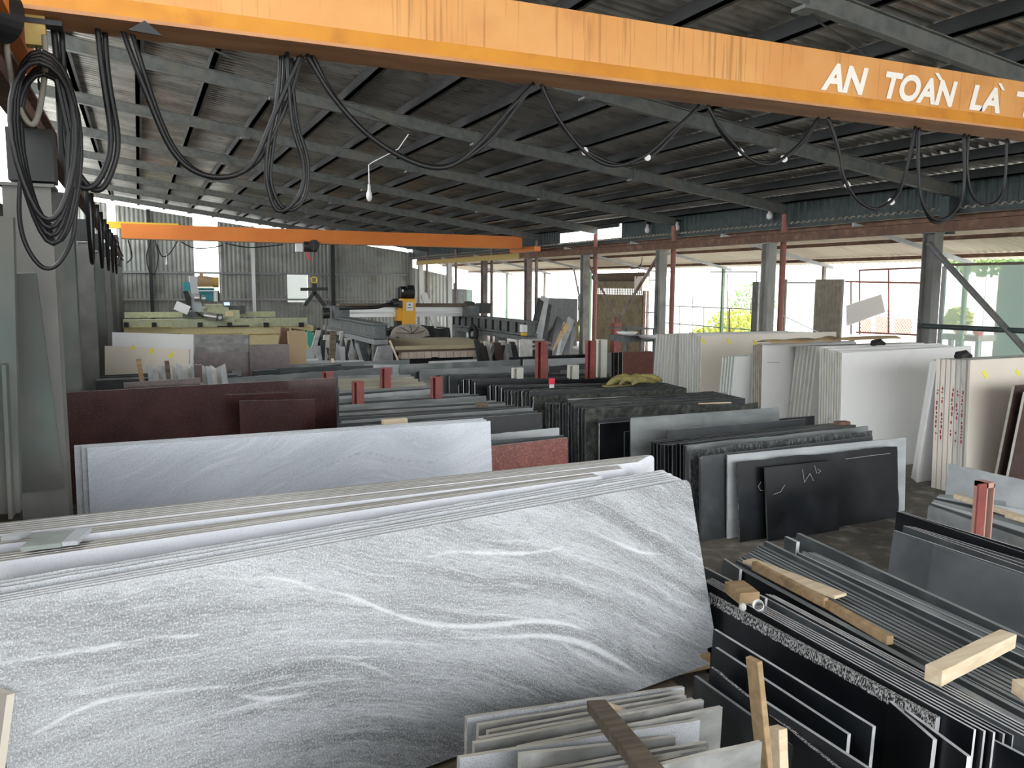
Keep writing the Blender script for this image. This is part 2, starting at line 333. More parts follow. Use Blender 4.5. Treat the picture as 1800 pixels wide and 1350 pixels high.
# eave fascia (dark), with a bay of missing sheet where daylight enters
y0 = at(1088, 412, x=13.3).y; y1 = at(985, 414, x=13.3).y
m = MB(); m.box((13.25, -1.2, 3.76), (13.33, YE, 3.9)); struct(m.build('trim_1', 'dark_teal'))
for n, (a, b) in enumerate(((-1.2, y0), (y1, YE))):
    mm = corr(a, b, .19, .03, lambda s, h, e: (13.3 + h, s, (3.9, 4.41)[e])); th(struct(mm.build('trim_%d' % (n + 2), 'dark_teal')))
m = MB(); m.box((13.28, y0, 4.22), (13.32, y1, 4.36)); struct(m.build('trim_4', 'dark_teal'))
# end wall: vertical ribs, top follows the roof, three light openings
gaps = [(at(341, 450, y=YE).x, at(384, 450, y=YE).x, 1.9, 9, 0), (at(160, 375, y=YE).x, at(204, 375, y=YE).x, 3.9, 9, 0), (at(194, 500, y=YE).x, at(209, 500, y=YE).x, 2.2, 4.3, 0)]
win = (at(505, 500, y=YE).x, at(541, 500, y=YE).x, at(520, 531, y=YE).z, at(520, 480, y=YE).z)
def wallpart(x0, x1, z0, z1f, name=None, m='wall_sheet'):
    mb = MB(); prof = []; n = max(1, int((x1 - x0) / .19)); pt = (x1 - x0) / n
    for i in range(n): xx = x0 + i * pt; prof += [(xx, 0), (xx + pt * .3, 0), (xx + pt * .5, .035), (xx + pt * .8, .035)]
    prof.append((x1, 0)); k = len(prof)
    mb.add([(x, YE - h, z0) for x, h in prof] + [(x, YE - h, z1f(x)) for x, h in prof], [(i, i + 1, k + i + 1, k + i) for i in range(k - 1)]); return mb
top = lambda x: zr(x) + .08
W = MB()
def put(x0, x1, z0, z1=None):
    w = wallpart(x0, x1, z0, (lambda x: top(x)) if z1 is None else (lambda x: z1)); W.add(w.v, w.f)
xa, xb, xc, xd, xe, xf, xg, xh = -2.5, gaps[1][0], gaps[1][1], gaps[0][0], gaps[0][1], win[0], win[1], 13.35
put(xa, gaps[2][0], 0); put(gaps[2][0], gaps[2][1], 0, 2.3)
put(gaps[2][1], xd, 0, None)
put(xd, xe, 0, 2.0); put(xe, xf, 0); put(xf, xg, 0, win[2]); put(xf, xg, win[3]); put(xg, xh, 0)
th(struct(W.build('wall_back', 'wall_sheet')))
wl = wallpart(13.35, 15.6, 0, lambda x: 3.35 - .2 * (x - 13.35)); th(struct(wl.build('wall_back_side', 'wall_sheet')))
m = MB(); m.box((win[0], YE + .06, win[2]), (win[1], YE + .07, win[3])); o = m.build('window_1', mat('frost', (.62, .66, .6), .5, alpha=.75)); struct(o)
for n, z in enumerate((1.62, 2.9)):
    m = MB(); m.box((-2.4, YE - .14, z), (13.3, YE - .05, z + .09)); struct(m.build('trim_%d' % (5 + n), 'panel_grey' if n else 'frame_grey'))
for n, (px, mm) in enumerate(((266, 'purlin'), (446, 'alu'), (586, 'purlin'), (722, 'steel'))):
    x = at(px, 500, y=YE - .25).x; m = MB(); m.box((x - .08, YE - .3, 0), (x + .08, YE - .15, zr(x) + .1)); tag(m.build('wall_post', mm), '%s steel post standing against the ribbed back wall, %s from the left' % (('dark', 'pale', 'dark', 'grey')[n], ORD[n]), 'post')
# left wall below the runway
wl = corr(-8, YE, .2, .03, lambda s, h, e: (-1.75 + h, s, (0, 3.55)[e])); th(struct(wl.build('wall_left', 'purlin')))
for y, lab in ((3.9, 'nearest'), (16, 'farther')):
    m = MB(); m.box((-2.2, y, -.1), (-2.02, y + .2, 5.9)); tag(m.build('outer_column', 'salmon'), 'salmon painted steel column outside the left wall, %s one' % lab, 'column')
wr = corr(-8, 4.5, .2, .03, lambda s, h, e: (17.2 + h, s, (0, 3.0)[e])); th(struct(wr.build('wall_added_right', 'wall_sheet')))  # unseen wall, added to darken slab reflections and the general light
# right side lean-to roof
XO = 16.6
zl = lambda x: 3.72 - (x - 13.25) * .2
mb = corr(-1.5, YE, .17, .035, lambda s, h, e: ((13.2, XO + .5)[e], s, zl((13.2, XO + .5)[e]) + .12 + h)); th(struct(mb.build('ceiling_side', 'lean_sheet')))
for k, x in enumerate((13.5, 14.9, 16.4)):
    m = MB(); m.box((x - .03, -1.2, zl(x) + .02), (x + .03, YE - .3, zl(x) + .1)); tag(m.build('roof_purlin', 'rust'), 'rusty purlin under the pale side roof, %s from the hall' % ORD[k], 'purlin')
lp = [(1334, 468), (1485, 470), (1697, 466)]
lys = [at(px, 500, x=XO).y for px, _ in lp]
for k, y in enumerate([6.29] + [lys[2] + i * 4.17 for i in range(7)]):
    m = MB(); m.bar((13.2, y, zl(13.2) - .02), (XO + .3, y, zl(XO + .3) - .02), .06, .08)
    tag(m.build('side_rafter', 'grey_light'), 'pale thin rafter carrying the side roof, %s from the camera' % ORD[k], 'beam', 'rafters of the side roof')
    m = MB(); m.box((XO - .04, y - .04, 0), (XO + .04, y + .04, zl(XO) - .05)); tag(m.build('side_post', 'green_frame' if k % 2 else 'panel_brown'), 'slim post at the outer edge of the side roof, %s from the camera' % ORD[k], 'post', 'outer posts of the side roof')

# ---------------------------------------------------------------- runways and columns
def rail(x, ya, yb, m, label):
    s = 1 if x < 5 else -1
    b = MB(); b.box((x - .01, ya, 3.44), (x + .01, yb, 3.6)); b.box((x - .06, ya, 3.6), (x + .06, yb, 3.62)); b.box((x - .06, ya, 3.42), (x + .06, yb, 3.44))
    return tag(b.build('crane_runway', m), label, 'crane rail')
rail(XR, -1.2, 27.9, 'rust', 'long rusty brown crane runway beam on the right hand columns')
rail(XR, 27.91, 40.3, 'yellow_old', 'dull yellow far stretch of the right crane runway')
rail(XL, -1.2, 41, 'rust', 'rusty crane runway beam along the left hand columns')
def hcol(x, y, z1, m, label, w=.26, d=.26, nm='steel_column', base=True, z0=0):
    b = MB(); t = .02
    b.box((x - w / 2, y - d / 2, z0), (x + w / 2, y - d / 2 + t, z1)); b.box((x - w / 2, y + d / 2 - t, z0), (x + w / 2, y + d / 2, z1)); b.box((x - t / 2, y - d / 2 + t, z0), (x + t / 2, y + d / 2 - t, z1))
    r = thing(nm, label, 'column', (x, y, z0)); sub(r, 'shaft', b, m)
    if base: b = MB(); b.box((x - w / 2 - .07, y - d / 2 - .07, z0), (x + w / 2 + .07, y + d / 2 + .07, z0 + .03)); sub(r, 'base_plate', b, m)
    b = MB(); b.box((x - w / 2 - .02, y - d / 2 - .02, z1), (x + w / 2 + .02, y + d / 2 + .02, z1 + .02)); sub(r, 'cap_plate', b, m)
    return r
cm = ['column', 'column', 'column', 'column', 'rust_col', 'rust_col', 'rust_col', 'grey_light', 'grey_light']
for i, y in enumerate([y for y in YS][1:], 1):
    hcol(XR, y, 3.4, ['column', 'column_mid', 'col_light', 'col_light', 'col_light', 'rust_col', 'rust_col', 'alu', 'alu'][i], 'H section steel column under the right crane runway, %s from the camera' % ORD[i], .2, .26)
for i in range(1, 5):
    y = YS[i]; b = MB(); b.cyl((13.08, y - .1, 0), (13.08, y - .1, zr(13.1) - .02), .068, 12) if i != 1 else b.box((13.0, y - .09, 3.4), (13.2, y + .09, zr(13.1) - .02))
    tag(b.build('eave_pipe', 'pipe_red' if i > 1 else 'dark_teal'), ('red oxide pipe holding the right eave beside the %s column' if i > 1 else 'dark steel stub under the right eave above the %s column') % ORD[i], 'pipe')
for i in range(5, 9):
    y = YS[i]; b = MB(); b.cyl((13.1, y, 0), (13.1, y, zr(13.1) - .02), .06, 10); tag(b.build('eave_pipe', 'rust_col'), 'dull pipe holding the far right eave, %s from the camera' % ORD[i], 'pipe')
for i, y in enumerate(YS):
    x0 = -.62 if i == 0 else -.77
    b = MB(); b.box((x0 - .1, y - .13, 3.09), (x0 + .16, y + .13, 3.415)); tag(b.build('column_bracket', 'purlin'), 'dark steel seat between the left runway and its column, %s from the camera' % ORD[i], 'bracket')
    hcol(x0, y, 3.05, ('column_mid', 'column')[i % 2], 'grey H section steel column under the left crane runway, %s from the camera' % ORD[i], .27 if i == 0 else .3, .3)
    if 0 < i < 6:
        b = MB(); b.box((x0 - .25, y - .5, 3.0), (x0 - .02, y - .42, 3.06)); b.bar((x0 - .2, y - .46, 3.0), (x0 - .1, y - .1, 2.6), .04); tag(b.build('wall_bracket', 'steel'), 'small steel bracket between the left columns, bay %s from the camera' % ORD[i], 'bracket')
# diagonal brace at the nearest left column, lying behind it
m = MB(); m.bar(at(22, 480, y=5.6), at(76, 860, y=5.9), .24, .04, up=(0, 1, 0)); tag(m.build('brace_plate', 'column'), 'broad grey diagonal brace plate beside the nearest left column', 'brace')
m = MB(); m.bar(at(-12, 380, y=5.4), at(2, 900, y=5.4), .2, .1, up=(0, 1, 0)); m.bar(at(9, 640, y=5.3), at(21, 908, y=5.3), .02, .12, up=(0, 1, 0)); tag(m.build('edge_column', 'column'), 'grey column cut off by the left edge of the view', 'column')
# braces of the right side
def rod(name, label, a, b, x, r=.045, m='steel', flat=False):
    k = MB(); p = at(*a, x=x); q = at(*b, x=x)
    k.bar(p, q, r * 2, r * 1.4) if flat else k.cyl(p, q, r, 12)
    return tag(k.build(name, m), label, 'brace')
rod('column_brace', 'grey pipe brace slanting down right of the nearest right column', (1632, 428), (1830, 645), XR - .12, .05)
rod('column_brace', 'dark level pipe running from the nearest right column', (1622, 573), (1830, 583), XR - .12, .045, 'dark_teal')
rod('column_brace', 'thin left arm of the rusty V brace before the roller shutter', (1028, 452), (1084, 558), XR, .035, 'rust_col')
rod('column_brace', 'thicker right arm of the rusty V brace before the roller shutter', (1154, 455), (1088, 560), XR, .045, 'rust_col')
p = at(1084, 560, x=XR); m = MB(); m.box((p.x - .12, p.y - .08, 0), (p.x + .12, p.y + .14, p.z - .14)); m.box((p.x - .04, p.y - .05, p.z - .14), (p.x + .04, p.y + .05, p.z + .06)); tag(m.build('brace_stand', 'post_red'), 'red steel stand where the two V brace arms meet', 'stand')

# ================================================================ CRANES
YB = 4.78
cr = thing('bridge_crane', 'big orange overhead crane beam with white lettering, close to the camera', 'crane', (6, YB, 3.77))
b = MB(); b.box((-.95, YB, 3.86), (12.95, YB + .26, 4.155)); sub(cr, 'web_box', b, 'orange')
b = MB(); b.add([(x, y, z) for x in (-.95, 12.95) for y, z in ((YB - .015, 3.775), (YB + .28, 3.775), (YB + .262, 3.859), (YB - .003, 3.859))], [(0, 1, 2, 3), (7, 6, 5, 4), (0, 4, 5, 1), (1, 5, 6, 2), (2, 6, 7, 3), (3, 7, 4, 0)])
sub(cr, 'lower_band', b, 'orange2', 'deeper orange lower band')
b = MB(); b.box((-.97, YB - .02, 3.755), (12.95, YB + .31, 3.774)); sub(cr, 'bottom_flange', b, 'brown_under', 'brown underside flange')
for x in (-.6, XR):
    b = MB(); b.box((x - .12, YB - .7, 3.65), (x + .12, YB + .95, 3.75)); ec = sub(cr, 'end_carriage', b, 'orange3')
    for yy in (YB - .5, YB + .75):
        w = MB(); w.cyl((x - .05, yy, 3.70), (x + .05, yy, 3.70), .075, 20); sub(ec, 'wheel', w, 'iron')
# lettering
def lettering(text, p0, p1, zb, zt, y, sh=.28):
    c = bpy.data.curves.new('t', 'FONT'); c.body = text; c.size = 1; c.extrude = 0; c.offset = .038; c.space_character = 1.0
    o = bpy.data.objects.new('t', c); S.collection.objects.link(o); bpy.context.view_layer.update()
    me = bpy.data.meshes.new_from_object(o.evaluated_get(bpy.context.evaluated_depsgraph_get()))
    bpy.data.objects.remove(o)
    vs = [v.co for v in me.vertices]; ax = min(v.x for v in vs); bx = max(v.x for v in vs); ch = .729
    sx = (p1 - p0) / (bx - ax); sz = (zt - zb) / ch
    mb = MB(); mb.add([((v.x - ax) * sx + p0 + v.y * sz * sh, y, zb + v.y * sz) for v in vs], [tuple(p.vertices) for p in me.polygons]); return mb
yl = YB - .006
for txt, a, b_, zb, zt in (('AN', (1443, 160), (1515, 178), 0, 0), ('TOÀN', (1547, 184), (1672, 200), 0, 0), ('LÀ', (1703, 200), (1757, 210), 0, 0), ('T', (1778, 205), (1830, 215), 0, 0)):
    x0 = at(*a, y=yl).x; x1 = at(*b_, y=yl).x; zb = 3.885; zt = 4.075
    l = lettering(txt.replace('À', 'A'), x0, x1, zb, zt, yl)
    for acc in (((1643, 128), (1650, 128.5), (1657, 141), (1651, 141)),) if 'O' in txt else ((((1754, 146), (1760, 146.5), (1766, 159), (1761, 158.5)),) if 'L' in txt else ()):
        q = [at(*t, y=yl) for t in acc]; l.add([(v.x, yl - .002, v.z) for v in q], [(0, 1, 2, 3)])
    sub(cr, 'lettering', l, 'letter', 'white painted letters ' + txt)
# a notch bracket and clip on the crane
p = at(258, 38, y=YB); b = MB(); b.prism([(p.x - .09, p.z - .06), (p.x + .07, p.z - .07), (p.x - .01, p.z - .005)], 1, YB - .035, YB - .02); sub(cr, 'flange_clip', b, 'black', 'small black triangular clip')

def cable(label, pts, y=4.98, r=.013, n=2, gap=.03, name='festoon_cable', ties=0, m='cable', group='cables hanging from the near crane'):
    """a sagging bundle through photo points, in the plane y"""
    P = [at(a, b, y=y) for a, b in pts]; C = []
    for i in range(len(P) - 1):
        p0, p1, p2, p3 = P[max(i - 1, 0)], P[i], P[i + 1], P[min(i + 2, len(P) - 1)]
        for k in range(6):
            t = k / 6; C.append(.5 * ((2 * p1) + (p2 - p0) * t + (2 * p0 - 5 * p1 + 4 * p2 - p3) * t * t + (3 * p1 - p0 - 3 * p2 + p3) * t ** 3))
    C.append(P[-1])
    rt = thing(name, label, 'cable', P[0], group)
    for k in range(n):
        b = MB(); ph = rnd.random() * 6
        b.tube([c + Vector((gap * (k - (n - 1) / 2) * (1 + .5 * math.sin(i * .35 + ph)), .03 * k, gap * .4 * math.sin(i * .3 + ph))) for i, c in enumerate(C)], r, 7)
        sub(rt, 'strand', b, m, smooth=True)
    for k in range(ties):
        c = C[int(len(C) * (k + 1) / (ties + 1))]; b = MB(); b.cyl(c - Vector((.006, 0, .01)), c + Vector((.006, .03, .01)), .022, 10); sub(rt, 'cable_tie', b, 'tie')
    return rt
cable('long black cable loop sagging from beam between the first and second hang points', [(222, 55), (250, 135), (300, 250), (350, 305), (400, 312), (450, 280), (490, 200), (518, 130), (530, 98)], r=.015)
cable('narrow black cable loop hanging low under the beam, left of centre', [(496, 96), (490, 180), (478, 260), (472, 320), (487, 362), (512, 368), (532, 340), (536, 280), (520, 210), (508, 96)], r=.012)
cable('long shallow black cable loop under the middle of the crane beam', [(543, 96), (590, 170), (660, 245), (730, 288), (790, 290), (850, 250), (900, 195), (940, 148)], r=.015)
cable('black cable loop with white ties right of the beam middle', [(955, 150), (985, 210), (1030, 265), (1085, 290), (1140, 275), (1190, 225), (1230, 186)], ties=2)
cable('short black cable loop with white ties below the crane lettering start', [(1246, 186), (1275, 235), (1320, 278), (1365, 285), (1410, 255), (1440, 208)], ties=2)
cable('deep black cable loop with white ties under the word AN', [(1458, 208), (1478, 270), (1485, 310), (1510, 350), (1545, 370), (1580, 340), (1600, 280), (1612, 224)], ties=2)
cable('long narrow black cable loop hanging beneath the second word', [(1618, 226), (1616, 290), (1622, 350), (1645, 388), (1675, 375), (1697, 330), (1698, 237)])
cable('rightmost black cable loop near the picture edge', [(1703, 238), (1700, 300), (1712, 345), (1745, 358), (1765, 330), (1770, 243)], n=1)
cable('long black cable drop from the beam beside the coiled bundle', [(180, 52), (188, 150), (198, 240), (196, 290), (175, 325), (145, 325), (120, 280), (110, 200), (98, 50)], r=.016)
cable('slack cable falling from the coil to the first left column', [(36, 300), (34, 380), (45, 430), (75, 466), (105, 462), (128, 420), (134, 350)], n=1, r=.012)
cl = thing('cable_coil', 'big coil of spare black cable hung from the left end of the crane beam', 'cable coil', at(70, 130, y=4.6))
for k in range(7):
    c = at(78 + k * 2, 250 + k * 4, y=4.55 + k * .035); rx = .13 - .008 * (k % 3); rz = .36 + .03 * (k % 4)
    b = MB(); b.tube([c + Vector((rx * math.sin(t * .2618) * (1 + .25 * math.cos(t * .2618)), .01 * math.sin(t), rz * math.cos(t * .2618))) for t in range(25)], .013, 7, cap=False); sub(cl, 'loop', b, 'cable', smooth=True)
for k in range(3):
    b = MB(); a = at(100 + 7 * k, 140, y=4.6); q = at(118 + 6 * k, 330, y=4.6); b.tube([a, (a + q) / 2 + Vector((.03, 0, 0)), q], .014, 7); sub(cl, 'loose_end', b, 'cable')
hk = thing('cable_hanger', 'small pale pulley hanger with chain below the left end of the crane beam', 'hanger', at(64, 100, y=4.9))
a = at(62, 40, y=4.9); z = at(64, 82, y=4.9).z
b = MB(); b.box((a.x - .045, 4.86, z), (a.x + .045, 4.94, z + .2)); sub(hk, 'pulley_block', b, 'yellow_old'); b = MB(); b.box((a.x - .09, 4.85, z + .1), (a.x + .12, 4.95, z + .125)); sub(hk, 'cross_bar', b, 'black')
for k in range(7):
    c = Vector((a.x + .01 * (k % 2), 4.9, z - .02 - k * .028)); b = MB(); b.tube([c + Vector((.012 * math.cos(t) if k % 2 else 0, 0 if k % 2 else .012 * math.cos(t), .02 * math.sin(t))) for t in [i * .7854 for i in range(9)]], .005, 5); sub(hk, 'chain_link', b, 'iron')
cable('worn pale cable hanging in a U in front of the coil', [(8, 20), (14, 100), (30, 180), (45, 212), (60, 213), (72, 180), (80, 120), (78, 60)], y=4.7, n=1, r=.014, m='panel_brown', group='cables at the left end of the near crane')
b = MB(); p = at(8, 25, y=4.6); b.cyl(p - Vector((.1, .05, 0)), p + Vector((.0, .05, 0)), .12, 24); tag(b.build('cable_drum', 'black', smooth=False), 'dark round cable drum at the far left end of the crane beam', 'drum')

# far crane
YC = 27.3
cr2 = thing('bridge_crane', 'farther orange overhead crane spanning the hall before the back wall', 'crane', (6, YC, 3.78))
b = MB(); b.box((-.4, YC, 3.76), (12.6, YC + .3, 4.18)); sub(cr2, 'beam', b, 'orange3')
b = MB(); b.box((-.4, YC - .03, 3.735), (12.6, YC + .33, 3.76)); sub(cr2, 'bottom_flange', b, 'brown_under')
for x in (-.6, XR): b = MB(); b.box((x - .12, YC - .9, 3.64), (x + .12, YC + 1.2, 3.8)); sub(cr2, 'end_carriage', b, 'orange3' if x > 0 else 'black')
h = at(545, 432, y=YC + .1)
hs = thing('electric_hoist', 'dark electric hoist hanging from the far orange crane', 'hoist', h)
b = MB(); b.cyl((h.x - .22, YC + .1, h.z - .02), (h.x + .2, YC + .1, h.z - .02), .18, 20); sub(hs, 'motor', b, 'iron')
b = MB(); b.cyl((h.x + .1, YC - .1, h.z + .02), (h.x + .1, YC + .25, h.z + .02), .17, 16); sub(hs, 'drum', b, 'black')
b = MB(); b.box((h.x - .46, YC, h.z - .2), (h.x - .25, YC + .2, h.z + .1)); sub(hs, 'control_box', b, 'white_paint')
b = MB(); b.box((h.x - .1, YC - .02, h.z + .1), (h.x + .3, YC + .22, 3.73)); sub(hs, 'trolley', b, 'black')
b = MB(); b.tube([(h.x - .1, YC + .1, h.z - .2), (h.x - .06, YC + .1, h.z - .38), (h.x + .02, YC + .1, h.z - .44)], .03, 6); sub(hs, 'red_hook', b, 'red_cloth')
p = at(552, 492, y=25); q = at(553, 535, y=25)
hc = thing('lifting_clamp', 'black slab lifting clamp hanging on a yellow ring in front of the ribbed wall', 'clamp', p)
b = MB(); b.tube([p + Vector((.09 * math.cos(t * .5236), 0, .09 * math.sin(t * .5236))) for t in range(13)], .02, 6); sub(hc, 'ring', b, 'yellow')
b = MB(); c = (p + q) / 2; b.box((c.x - .07, 24.95, c.z - .05), (c.x + .07, 25.05, p.z - .1)); b.bar(c + Vector((-.4, 0, .08)), c + Vector((.4, 0, .1)), .08, .09); b.bar(c, c + Vector((-.3, 0, -.4)), .13, .1); b.bar(c, c + Vector((.3, 0, -.4)), .13, .1); sub(hc, 'jaws', b, 'black')
b = MB(); b.cyl(p + Vector((0, 0, .08)), (p.x, 25, 3.72), .008, 5); sub(hc, 'wire_rope', b, 'iron')
# small yellow jib above
p = at(160, 386, y=31); q = at(314, 393, y=31); b = MB(); b.box((p.x, 31, q.z - .22), (q.x, 31.25, q.z)); tag(b.build('yellow_beam', 'yellow'), 'short yellow beam above the left half of the far orange crane', 'beam')
for i, pts in enumerate(([(225, 422), (232, 450), (222, 462)], [(265, 420), (258, 450), (262, 476), (272, 480), (278, 450), (272, 420)], [(312, 424), (298, 446), (285, 450), (276, 430)], [(318, 424), (340, 436), (370, 436), (392, 430)], [(395, 428), (430, 434), (465, 433), (498, 430)], [(205, 420), (212, 446), (208, 466)])):
    cable('thin black cable hanging under the far orange crane, %s from the left' % ORD[i], pts, y=YC + .4, r=.018, n=1, group='cables under the far crane')
for k in range(5):
    x = at(0, 0, y=5).x; yy = 9 + k * 2.6; zz = 3.4
    b = MB(); b.tube([(-.42, yy + 1.2 * t, zz - .75 * 4 * t * (1 - t)) for t in [i / 12 for i in range(13)]], .022, 6)
    tag(b.build('festoon_cable', 'cable', smooth=True), 'black cable loop hanging along the left runway, %s from the camera' % ORD[k], 'cable', 'cables along the left runway')
# lights
def lamp(label, px0, px1, y, top=None):
    p = at(*px0, y=y); q = at(*px1, y=y); r = thing('hanging_lamp', label, 'lamp', q)
    pts = [at(*t, y=y) for t in (top or [])] + [p, q + Vector((0, 0, .1))]
    b = MB(); b.tube(pts, .006, 5); sub(r, 'cord', b, 'tie'); b = MB(); b.tube([q + Vector((0, 0, .1)), q + Vector((0, 0, .03)), q, q - Vector((0, 0, .05)), q - Vector((0, 0, .09))], [.015, .02, .032, .034, .015], 12); sub(r, 'bulb', b, 'bulb', smooth=True)
lamp('pale bulb on a crooked wire hanging under the middle of the roof', (648, 290), (649, 340), 9.5, [(718, 236), (700, 262), (655, 285)])
lamp('small white bulb hanging before the left part of the back wall', (293, 446), (293, 461), 26)
for i, (px, py) in enumerate(((1138, 402), (1190, 398), (1353, 377))):
    p = at(px, py, x=13.15); r = thing('flood_lamp', 'small white lamp fixed under the right eave, %s from the left' % ORD[i], 'lamp', p)
    b = MB(); b.tube([p + Vector((0, 0, .14)), p + Vector((0, 0, .04)), p, p - Vector((0, 0, .08)), p - Vector((0, 0, .12))], [.03, .04, .07, .07, .03], 12); sub(r, 'bulb', b, 'bulb', smooth=True)
    b = MB(); b.box((p.x - .03, p.y - .03, p.z + .12), (p.x + .1, p.y + .03, p.z + .18)); sub(r, 'socket', b, 'black')
# ================================================================ SLABS
def rough_line(n, amp, seed):
    r = random.Random(seed); out = []; v = 0
    for i in range(n): v = v * .6 + r.uniform(-amp, amp); out.append(v)
    return out
def slab(label, pL, pR, z=.85, m='black_matt', z2=None, base=.004, k=.1, th=.02, edge='edge_dark', rt=0, rl=0, rr=0, cl=0, cr=0,
         group=None, name='stone_slab', cat='stone slab', A=None, B=None, vein=None, xl=0, notch=None, topm=None, ext=0, brx=0):
    A = A or at(*pL, z=z); B = B or at(*pR, z=z2 or z)
    A = Vector(A); B = Vector(B); u = Vector((B.x - A.x, B.y - A.y, 0)); L = u.length; u.normalize()
    n = Vector((u.y, -u.x, 0)); ez = (Vector((0, 0, 1)) - n * k).normalized(); ey = ez.cross(u)
    h = (A.z - base) / ez.z; h2 = (B.z - base) / ez.z; O = A - ez * h
    L += ext
    seed = hash_s(label)
    poly = [(xl, 0)]
    if xl or not rl: pass
    N = max(6, int(L / .08)); M2 = max(4, int(h / .07))
    def top(x): return h + (h2 - h) * x / L
    poly = []
    poly.append((xl, 0)); poly.append((L, 0) if not notch else (L - notch[0], 0))
    if notch: poly += [(L - notch[0], notch[1]), (L + brx, notch[1] + .01)]
    if rr:
        for i, d in enumerate(rough_line(M2, rr, seed + 3)): poly.append((L + d, h2 * (i + 1) / (M2 + 1)))
    if cr:
        for i in range(6): a = i / 5 * math.pi / 2; poly.append((L - cr + cr * math.cos(a), h2 - cr + cr * math.sin(a)))
    else: poly.append((L, h2))
    if rt:
        for i, d in enumerate(rough_line(N, rt, seed + 1)): x = L - cr - (L - cr - cl) * (i + 1) / (N + 1); poly.append((x, top(x) + d))
    if cl:
        for i in range(6): a = math.pi / 2 + i / 5 * math.pi / 2; poly.append((cl + cl * math.cos(a), h - cl + cl * math.sin(a)))
    else: poly.append((xl, top(xl)))
    if rl:
        for i, d in enumerate(rough_line(M2, rl, seed + 2)): poly.append((xl + d, h * (1 - (i + 1) / (M2 + 1))))
    mb = MB(); nP = len(poly)
    mats = [m, edge, topm or edge]
    vs = [(x, 0, zz) for x, zz in poly] + [(x, th, zz) for x, zz in poly]
    mb.add(vs, [tuple(range(2 * nP - 1, nP - 1, -1))], 0)
    if not vein: mb.add([(x, 0, zz) for x, zz in poly], [tuple(range(nP))], 0)
    for i in range(nP):
        j = (i + 1) % nP; mi = 2 if (poly[i][1] > .8 * h and poly[j][1] > .8 * h and abs(poly[i][0] - poly[j][0]) > abs(poly[i][1] - poly[j][1])) else 1
        mb.add([vs[i], vs[j], vs[j + nP], vs[i + nP]], [(0, 1, 2, 3)], mi)
    mw = Matrix(((u.x, ey.x, ez.x, O.x), (u.y, ey.y, ez.y, O.y), (u.z, ey.z, ez.z, O.z), (0, 0, 0, 1)))
    if vein: vein_grid(mb, xl, L, h, h2, cr, notch, vein, mw, brx)
    o = mb.build(name, mats, mw=mw)
    if vein: vein_attr(o, vein, mw)
    tag(o, label, cat, group); return o
def hash_s(s):
    v = 7
    for c in s: v = (v * 131 + ord(c)) % 1000003
    return v
def vein_grid(mb, x0, L, h, h2, cr, notch, vein, mw, brx):
    st = vein['step']; nx = int((L - x0) / st); nz = int(h / st); vs = []
    for j in range(nz + 1):
        for i in range(nx + 1):
            x = x0 + (L - x0) * i / nx; x += brx * (x / L) ** 8 * (1 - j / nz) if brx else 0; ht = h + (h2 - h) * x / L; z = ht * j / nz
            if cr and x > L - cr and z > ht - cr:
                dx = x - (L - cr); dz = z - (ht - cr); d = math.hypot(dx, dz)
                if d > cr: x = L - cr + dx / d * cr; z = ht - cr + dz / d * cr
            vs.append((x, 0, z))
    fs = []
    for j in range(nz):
        for i in range(nx):
            a = j * (nx + 1) + i
            if notch:
                c = vs[a + 1]
                if c[0] > L - notch[0] + .001 and vs[a + nx + 2][2] < notch[1] + .004: continue
            fs.append((a, a + 1, a + nx + 2, a + nx + 1))
    mb.add(vs, fs, 0)
def vein_attr(o, vein, mw):
    me = o.data; inv = mw.inverted(); eye = inv @ EYE
    lines = []
    for pts in vein['lines']:
        q = []; raw = pts; pts = []
        for i in range(len(raw) - 1):
            p0, p1, p2, p3 = raw[max(i - 1, 0)], raw[i], raw[i + 1], raw[min(i + 2, len(raw) - 1)]
            for k in range(4):
                t = k / 4; pts.append(tuple(.5 * (2 * b + (c - a) * t + (2 * a - 5 * b + 4 * c - d) * t * t + (3 * b - a - 3 * c + d) * t ** 3) for a, b, c, d in zip(p0, p1, p2, p3)))
        pts.append(raw[-1])
        for px, py, w in pts:
            d = inv.to_3x3() @ (RM @ Vector((px - 900, -(py - 675), -F))); t = -eye.y / d.y; p = eye + d * t; q.append((p.x, p.z, w))
        lines.append(q)
    me.attributes.new('flow', 'FLOAT_VECTOR', 'POINT'); me.attributes.new('vein', 'FLOAT', 'POINT'); fl = me.attributes['flow']; vn = me.attributes['vein']
    fa = []; va = []
    for v in me.vertices:
        x, y, z = v.co; w = vein['warp'](x, z); fa += [x, y, z + w]
        best = 0
        for q in lines:
            for (ax, az, aw), (bx, bz, bw) in zip(q, q[1:]):
                if x < min(ax, bx) - .03 or x > max(ax, bx) + .03: continue
                dx, dz = bx - ax, bz - az; l = dx * dx + dz * dz or 1e-9; t = max(0, min(1, ((x - ax) * dx + (z - az) * dz) / l))
                d = math.hypot(x - ax - dx * t, z - az - dz * t); wd = aw + (bw - aw) * t + .003 * noise.noise(Vector((x * 14, z * 14, 1)))
                s = max(0, min(1, (wd - d) / .008 + .35)); best = max(best, s * (.75 + .25 * noise.noise(Vector((x * 30, z * 60, 2)))))
        va.append(best * .9)
    fl.data.foreach_set('vector', fa); vn.data.foreach_set('value', va)

